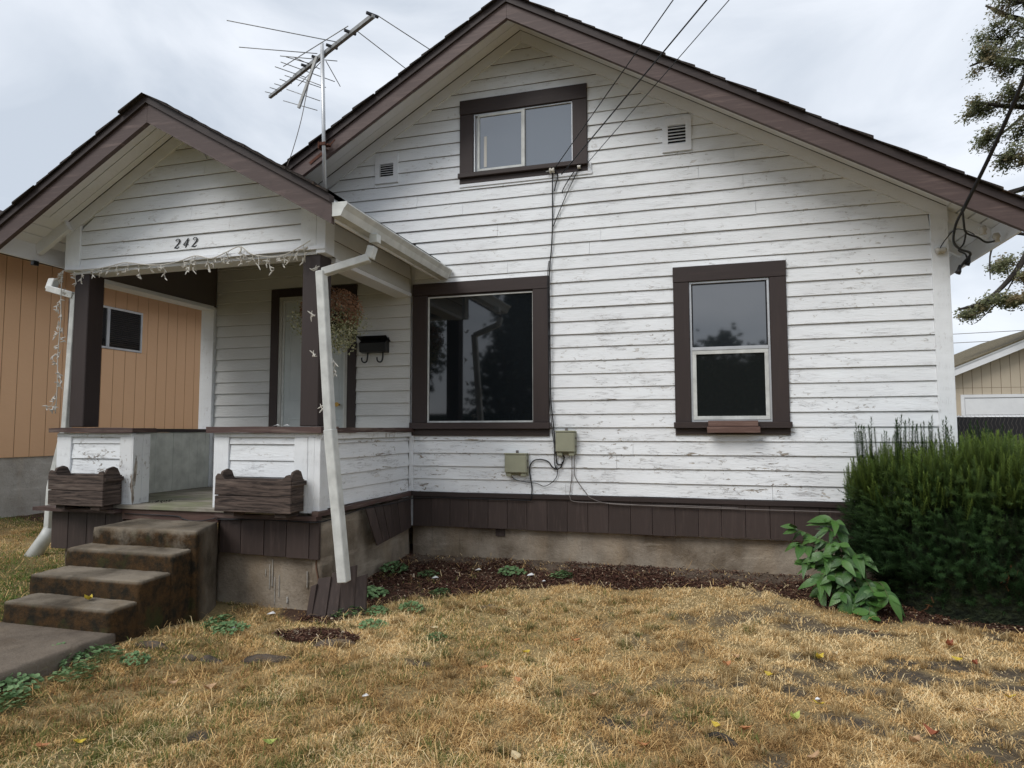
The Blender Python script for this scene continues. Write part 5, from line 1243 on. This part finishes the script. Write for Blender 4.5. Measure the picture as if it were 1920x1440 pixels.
stone(-2.42, -2.33, .15, .055, .04, 'flat grey stone behind, beside the dark soil patch', 5, .35)
stone(-1.66, -1.28, .085, .04, .03, 'small black stone at the edge of the bark bed', 6)
rt_ = rope('tree_root', [(-.02, -2.95, -.19), (.04, -2.98, -.165), (.10, -3.03, -.165), (.16, -3.08, -.20)], [.012]*1+[.016]*18, 'bark') if False else rope('tree_root', [(-.02, -2.95, -.20), (.04, -2.98, -.168), (.10, -3.03, -.17), (.16, -3.08, -.21)], .015, 'bark')
tag(rt_, 'short dark curved root poking out of the dry lawn', 'root')

def weed_mesh(seed, n=125, r=.12, h=.06):
    random.seed(seed); mb = MB()
    for i in range(n):
        a = ru(0, 6.28); q = math.sqrt(rnd())*r; x, y = q*math.cos(a), q*math.sin(a); z = h*(1-(q/r)**2*.7)*ru(.5, 1.1)+.006; s = ru(.008, .016)
        tx, ty = ru(-.5, .5), ru(-.6, .2); vs = [(x, y, z)]
        for k in range(7):
            t = k/7*6.28; rr = s*(1+.15*math.cos(3*t)); dx, dy = rr*math.cos(t), rr*math.sin(t); vs.append((x+dx, y+dy, z+dx*tx+dy*ty+.003))
        mb.add(vs, [(0, 1+k, 1+(k+1) % 7) for k in range(7)])
        if i % 2: mb.add([(x, y, z), (x*.5+.001, y*.5, 0), (x*.5-.001, y*.5, 0)], [(0, 1, 2)])
    me = mb.mesh('weed'); me.materials.append(M['weed']); random.seed(7); return me
wm = [weed_mesh(s) for s in (1, 2, 3)]
weeds = [(-2.82, -.62, 1.4, 'blue green weed deepest in the corner by the porch foundation'), (-2.45, -.68, .9, 'small weed just right of the corner weed'), (-2.70, -1.30, 1.3, 'spreading weed by the porch wall behind the leaning boards'), (-2.66, -1.72, 1.2, 'weed growing right of the downspout foot'), (-2.47, -1.62, .9, 'low weed in the bark near the lawn edge'), (-2.24, -1.5, 1.0, 'bright weed at the tip of the bark bed'), (-2.16, -1.08, .8, 'lone weed in the middle of the left bark bed'),
         (-1.72, -.44, 1.15, 'blue green weed under the lower utility box'), (-1.24, -.45, .95, 'blue green weed under the upper utility box'), (-3.80, -3.20, 1.5, 'clover patch against the walkway edge'), (-3.60, -3.10, 1.3, 'clover patch just right of the walkway patch'), (-3.52, -3.32, 1.1, 'clover patch nearest the viewer beside the straw'), (-3.40, -3.02, .9, 'small clover patch below the flat dark stone'), (-3.64, -3.60, 1.3, 'clover patch at the left edge of the lawn'), (-3.52, -3.72, 1.0, 'pale clover patch below the left edge patch'),
         (-3.42, -2.24, 1.2, 'low green weed in front of the porch concrete'), (-3.28, -2.32, 1.1, 'green weed right of the one by the steps'), (-1.78, -2.08, .7, 'grey green weed alone in the dry lawn'), (-2.34, -1.95, .9, 'weed between the soil patch and the bark bed')]
for i, (x, y, s, lab) in enumerate(weeds):
    o = link('weed', wm[i % 3]); o.location = (x, y, g1(x, y)); o.scale = (s, s*.8, s); o.rotation_euler = (0, 0, ru(0, 6)); tag(o, lab, 'weed', 'low weeds in the bark bed and lawn')

def fl_mesh(seed, L, W, mat):
    random.seed(seed); V = []; F = []; n = 5; cu = ru(.3, 1.2)
    for i in range(n+1):
        t = i/n; w = W*math.sin(math.pi*t)**.8; x = L*(t-.5); z = cu*L*(t-.5)**2*2+.004; V += [(x, -w, z+w*ru(.3, .9)), (x, 0, z), (x, w, z+w*ru(.2, .9))]
    for i in range(n): b_ = i*3; F += [(b_, b_+3, b_+4, b_+1), (b_+1, b_+4, b_+5, b_+2)]
    me = bpy.data.meshes.new('fallen_leaf'); me.from_pydata(V, [], F); me.materials.append(M[mat]); me.update(); random.seed(7); return me
LEAVES = [(-2.89, -3.84, 'lf_yellow', 'narrow yellow leaf at the lower left of the lawn'), (-3.02, -3.93, 'lf_orange', 'orange leaf below the narrow yellow one'), (-2.72, -3.18, 'lf_tan', 'folded tan leaf right of the clover patches'), (-2.98, -3.17, 'lf_tan', 'pinkish tan leaf beside the folded one, further left'), (-1.99, -3.63, 'lf_green', 'yellow green leaf at the bottom left centre of the lawn'), (-1.87, -1.94, 'lf_pale', 'pale leaf in straw below the bark bed'), (-1.30, -2.52, 'lf_orange', 'salmon leaf left of centre in the lawn'),
    (-1.05, -2.62, 'lf_orange', 'salmon leaf just right of the centre pair'), (-.60, -2.74, 'lf_tan', 'curled tan leaf in the middle of the lawn'), (-.31, -2.88, 'lf_tan', 'upright tan leaf at the bottom centre'), (-1.13, -2.17, 'lf_yellow', 'small bright yellow leaf in the upper centre of the lawn'), (-.83, -3.44, 'lf_pale', 'pale stick-like leaf at the bottom edge'), (-.29, -3.18, 'lf_orange', 'curled orange leaf by the bottom edge right of centre'), (.17, -1.95, 'lf_tan', 'tan leaf on dry straw under the right window'),
    (.11, -2.1, 'lf_orange', 'orange leaf just below the one under the right window'), (.35, -2.16, 'lf_yellow', 'yellow leaf left of the bare soil'), (.17, -2.9, 'lf_orange', 'broad orange leaf near the dark root'), (.41, -2.75, 'lf_green', 'lime green leaf near the dark root'), (.04, -2.9, 'lf_yellow', 'tiny yellow leaf left of the dark root'), (1.1, -1.31, 'lf_orange', 'orange leaf at the foot of the broad leaved shrub'), (1.5, -1.44, 'lf_red', 'red brown leaf below the hedge'), (1.54, -1.73, 'lf_red', 'dark red leaf cluster right of the bare patch'), (1.47, -1.68, 'lf_yellow', 'yellow brown leaf touching the dark red ones'), (.67, -1.83, 'lf_yellow', 'mustard leaf above the bare soil'), (.77, -1.75, 'lf_pale', 'pale curled leaf above the bare soil'), (.92, -2.5, 'lf_pale', 'pale leaf between two bare patches'),
    (1.03, -2.72, 'lf_red', 'round red leaf at the lower right'), (1.55, -2.19, 'lf_yellow', 'yellow leaf near the right picture edge'), (.45, -3.1, 'lf_tan', 'tan leaf at the bottom edge right of the root'), (.92, -2.83, 'lf_tan', 'tan leaf under the round red one'), (.56, -2.5, 'lf_yellow', 'small yellow leaf beside the large bare patch'), (1.34, -2.4, 'lf_tan', 'tan leaf low on the right side'), (-4.05, -2.78, 'lf_yellow', 'yellow leaf lying on the lowest concrete step'), (-6.6, -1.6, 'lf_tan', 'tan leaf on the green lawn left of the porch'), (-1.50, -1.42, 'lf_orange', 'orange leaf beside the small black stone'), (-.85, -1.9, 'lf_orange', 'small orange leaf high in the middle of the lawn')]
cache = {}
for i, (x, y, m_, lab) in enumerate(LEAVES):
    key = (m_, i % 3)
    if key not in cache: cache[key] = fl_mesh(i+3, .065+.008*(i % 3), .015+.003*(i % 3), m_)
    o = link('fallen_leaf', cache[key]); z = g1(x, y)+.022
    if 'lowest concrete step' in lab: z = .137
    o.location = (x, y, z); o.rotation_euler = (ru(-.3, .3), ru(-.3, .3), ru(0, 6.28)); tag(o, lab, 'leaf', 'fallen leaves on the lawn')
def scrap(x, y, z, s, lab, mat='litter'):
    mb = MB(); mb.add([(-s, -s*.6, 0), (s*.7, -s*.7, s*.3), (s, s*.5, .1*s), (0, s*.8, s*.55), (-s*.8, s*.3, s*.2)], [(0, 1, 2, 3, 4)]); o = mb.build('paper_scrap', M[mat]); o.location = (x, y, z); tag(o, lab, 'litter', 'white litter scraps')
for x, y, s, lab in ((-3.25, -1.88, .03, 'white paper scrap in the straw before the porch foundation'), (-1.52, -.50, .035, 'white paper scrap between the two weeds by the wall'), (-2.35, -.75, .03, 'grey white cup rim in the corner bark'), (-2.05, -.42, .028, 'white plastic strip near the wall in the bark'), (-1.37, -.62, .016, 'tiny white scrap below the right weed'), (.57, -2.42, .014, 'tiny white chip on the bare soil'), (-1.8, -3.05, .018, 'pale crumpled scrap in the foreground grass'), (-3.28, -2.28, .02, 'blue white scrap in the weeds beside the steps')):
    scrap(x, y, g1(x, y)+.02, s, lab)
for x, lab in ((-3.33, 'flaked white paint left of the right post foot'), (-3.24, 'larger flake of white paint on the right cap board')): scrap(x, -1.76, 1.326, .03, lab)

# ------------------------------------------------------------------ grass, straw, bark chips
def project(P):
    c = np.array([0, -6.4, 1.3]); d = P-c; w = d@np.array(fw); x = 960+1237.23*(d@np.array(r2))/w; y = 720-1237.23*(d@np.array(u2))/w; return x, y, w
def scatter(n, x0, x1, y0, y1, power=1.6):
    out = []; tot = 0
    while tot < n:
        k = n*2; x = np.random.uniform(x0, x1, k); y = np.random.uniform(y0, y1, k); P = np.stack([x, y, gh(x, y)], 1); px, py, w = project(P)
        keep = (w > .5) & (px > -400) & (px < 2450) & (py < 1700)
        d = np.hypot(x, y+6.4); pr = np.clip((2.6/np.maximum(d, 1))**power, 0, 1); keep &= np.random.rand(k) < pr
        out.append(P[keep]); tot += keep.sum()
    return np.concatenate(out)[:n]
def not_blocked(P):
    x, y = P[:, 0], P[:, 1]
    bl = ((x > -4.68) & (x < -3.66) & (y < -1.7)) | ((x > -5.60) & (x < -2.96) & (y > -1.68)) | ((x > -2.97) & (x < 2.05) & (y > .02)) | (x < -8.4)
    return P[~bl]
def blades(n, kind):
    P = not_blocked(scatter(n, -8.4, 4.2, -5.6, 1.5)); x, y = P[:, 0], P[:, 1]
    g = greenmask(x, y); b = baremask(x, y); m = mulchmask(x, y); R = np.random.rand(len(P)); R2 = np.random.rand(len(P))
    dens = 1-.93*b; dens = np.where(m > .5, .03+.22*(fbm(x, y, 4, 2, 31) > .55)*(x < -1.4)+.05*(fbm(x, y, 6, 2, 32) > .6), dens)
    tuft = fbm(x, y, 9, 3, 41); dens = dens*(.45+1.1*sstep(.35, .65, tuft))
    k = R < dens; P = P[k]; x, y = x[k], y[k]; g = g[k]; tuft = tuft[k]; m = m[k]; n = len(P); R = np.random.rand(n)
    green = R < g*.62
    if kind == 'long': green &= np.random.rand(n) < .3
    foreg = sstep(-2.6, -3.3, y)*(1-sstep(0, 1.6, x)*.6)
    L = np.where(green, np.random.uniform(.022, .050, n), np.random.uniform(.018, .045, n))*(1+.35*foreg)*(.55+.6*sstep(.4, .65, tuft))*.85
    if kind == 'long': L = np.random.uniform(.07, .17, n)
    tilt = np.where(green, np.random.uniform(.1, .8, n), np.random.uniform(.7, 1.58, n))
    if kind == 'long': tilt = np.random.uniform(1.2, 1.52, n)
    az_ = np.random.uniform(0, 2*np.pi, n); az_ += (fbm(x, y, 5, 2, 51)-.5)*4
    W = np.random.uniform(.0009, .0019, n)*(1.1 if kind != 'long' else .9)
    W *= 1+.25*np.hypot(x, y+6.4)/4
    dx, dy = np.cos(az_), np.sin(az_); s = np.stack([-dy, dx, np.zeros(n)], 1)*W[:, None]
    d1 = np.stack([dx*np.sin(tilt*.7), dy*np.sin(tilt*.7), np.cos(tilt*.7)], 1); t2 = np.minimum(tilt*1.25+.15, 1.62 if kind != 'long' else 1.75); d2 = np.stack([dx*np.sin(t2), dy*np.sin(t2), np.cos(t2)], 1)
    base = P+np.stack([np.zeros(n), np.zeros(n), np.random.uniform(-.004, .008 if kind != 'long' else .03, n)], 1)
    p1 = base+d1*(L*.5)[:, None]; p2 = p1+d2*(L*.5)[:, None]
    V = np.stack([base-s, base+s, p1-s*.8, p1+s*.8, p2], 1).reshape(-1, 3); o = np.arange(n)*5
    F = np.concatenate([np.stack([o, o+1, o+3], 1), np.stack([o, o+3, o+2], 1), np.stack([o+2, o+3, o+4], 1)])
    straw = np.array([.80, .555, .25]); tan = np.array([.60, .385, .16]); pale = np.array([.92, .73, .42]); br = np.array([.29, .17, .07]); gr = np.array([.13, .16, .045]); gr2 = np.array([.24, .25, .08])
    q = np.random.rand(n); cn = fbm(x, y, 2.3, 3, 61)
    ton = np.clip(q*.9+(cn-.5)*1.6+.08+.22*sstep(-2.8, -1.2, y)*sstep(-2, 0, x), 0, 1)[:, None]
    c = np.where(ton < .35, br+(tan-br)*(ton/.35), np.where(ton < .7, tan+(straw-tan)*((ton-.35)/.35), straw+(pale-straw)*((ton-.7)/.3)))
    gq = np.random.rand(n)[:, None]; c = np.where(green[:, None], gr*(1-gq)+gr2*gq, c); c = c*np.random.uniform(.8, 1.15, (n, 1))
    lf = (x < -4.7)[:, None]; c = np.where(lf & green[:, None], c*np.array([.75, 1.05, .8]), c)
    return V, F, np.repeat(c, 5, 0)
def tufts(nt, nb):
    P = not_blocked(scatter(nt, -4.2, 3.0, -4.6, -.9, 1.2)); x, y = P[:, 0], P[:, 1]; P = P[(mulchmask(x, y) < .3)]; nt = len(P)
    R_ = np.random.uniform(.015, .055, nt); H_ = np.random.uniform(.035, .085, nt); G_ = np.random.rand(nt) < .38*(1-.8*sstep(-1, 1, P[:, 0]))
    i = np.repeat(np.arange(nt), nb); n = len(i); a = np.random.uniform(0, 6.28, n); q = np.sqrt(np.random.rand(n)); bx = P[i]+np.stack([np.cos(a)*q*R_[i], np.sin(a)*q*R_[i], 0*a], 1)
    L = H_[i]*np.random.uniform(.5, 1.15, n); az_ = a+np.random.normal(0, .6, n); tl = .15+.75*q+np.random.normal(0, .15, n); W = np.random.uniform(.0008, .0017, n)
    dx, dy = np.cos(az_), np.sin(az_); s_ = np.stack([-dy, dx, 0*a], 1)*W[:, None]; d1 = np.stack([dx*np.sin(tl*.6), dy*np.sin(tl*.6), np.cos(tl*.6)], 1); t2 = tl*1.3+.2; d2 = np.stack([dx*np.sin(t2), dy*np.sin(t2), np.cos(t2)], 1)
    p1 = bx+d1*(L*.5)[:, None]; p2 = p1+d2*(L*.5)[:, None]; V = np.stack([bx-s_, bx+s_, p1-s_*.8, p1+s_*.8, p2], 1).reshape(-1, 3); o = np.arange(n)*5
    F = np.concatenate([np.stack([o, o+1, o+3], 1), np.stack([o, o+3, o+2], 1), np.stack([o+2, o+3, o+4], 1)])
    base = np.where(G_[:, None], np.array([.16, .17, .055]), np.array([.40, .27, .12]))*np.random.uniform(.7, 1.15, (nt, 1)); c = base[i]*np.random.uniform(.65, 1.35, (n, 1)); dr = np.random.rand(n)[:, None] < .3; c = np.where(dr, np.array([.62, .47, .25]), c)
    return V, F, np.repeat(c, 5, 0)
V3_, F3_, C3_ = tufts(900, 75)
V1_, F1_, C1_ = blades(680000, 'short'); V2_, F2_, C2_ = blades(22000, 'long')
# heaped straw by the neighbour foundation
me = np_mesh('grass', np.concatenate([V1_, V2_, V3_]), np.concatenate([F1_, F2_+len(V1_), F3_+len(V1_)+len(V2_)]), np.concatenate([C1_, C2_, C3_]))
tag(link('grass', me, M['grass']), 'dry yellow lawn grass with scattered green tufts', 'grass', kind='stuff')
def chips(n):
    x = np.random.uniform(-3.0, 3.2, n*3); y = np.random.uniform(-2.5, .05, n*3); m = (mulchmask(x, y) > .5)&(np.random.rand(n*3) < (.25+1.2*sstep(.4, .6, fbm(x, y, 3.5, 3, 77)))*(1-.75*sstep(-.30, -.12, y+(fbm(x, y, 4, 3, 9)-.5)*.3))); P = np.stack([x, y, gh(x, y)], 1)[m]; P = not_blocked(P)[:n]; n = len(P)
    L = np.random.uniform(.003, .013, n)*np.where(np.random.rand(n) < .05, 3.5, 1); W = np.random.uniform(.0015, .005, n); a = np.random.uniform(0, 6.28, n); tz = np.random.normal(0, .35, n); ty = np.random.normal(0, .4, n)
    u = np.stack([np.cos(a), np.sin(a), tz], 1)*L[:, None]; v = np.stack([-np.sin(a), np.cos(a), ty], 1)*W[:, None]; c = P+np.array([0, 0, .006])+np.stack([0*a, 0*a, np.random.uniform(0, .012, n)], 1)
    V = np.stack([c-u-v, c+u-v, c+u+v, c-u+v], 1).reshape(-1, 3); o = np.arange(n)*4; F = np.stack([o, o+1, o+2, o+3], 1)
    q = np.random.rand(n)[:, None]; C = np.where(q < .55, np.array([.055, .025, .018]), np.where(q < .85, np.array([.10, .048, .032]), np.where(q < .965, np.array([.19, .12, .08]), np.array([.42, .34, .25]))))*np.random.uniform(.7, 1.3, (n, 1))
    return np_mesh('bark_mulch', V, F, np.repeat(C, 4, 0))
tag(link('bark_mulch', chips(95000), M['attrmatte']), 'dark red brown bark mulch along the foundation', 'mulch', kind='stuff')
print('objects', len(bpy.data.objects))
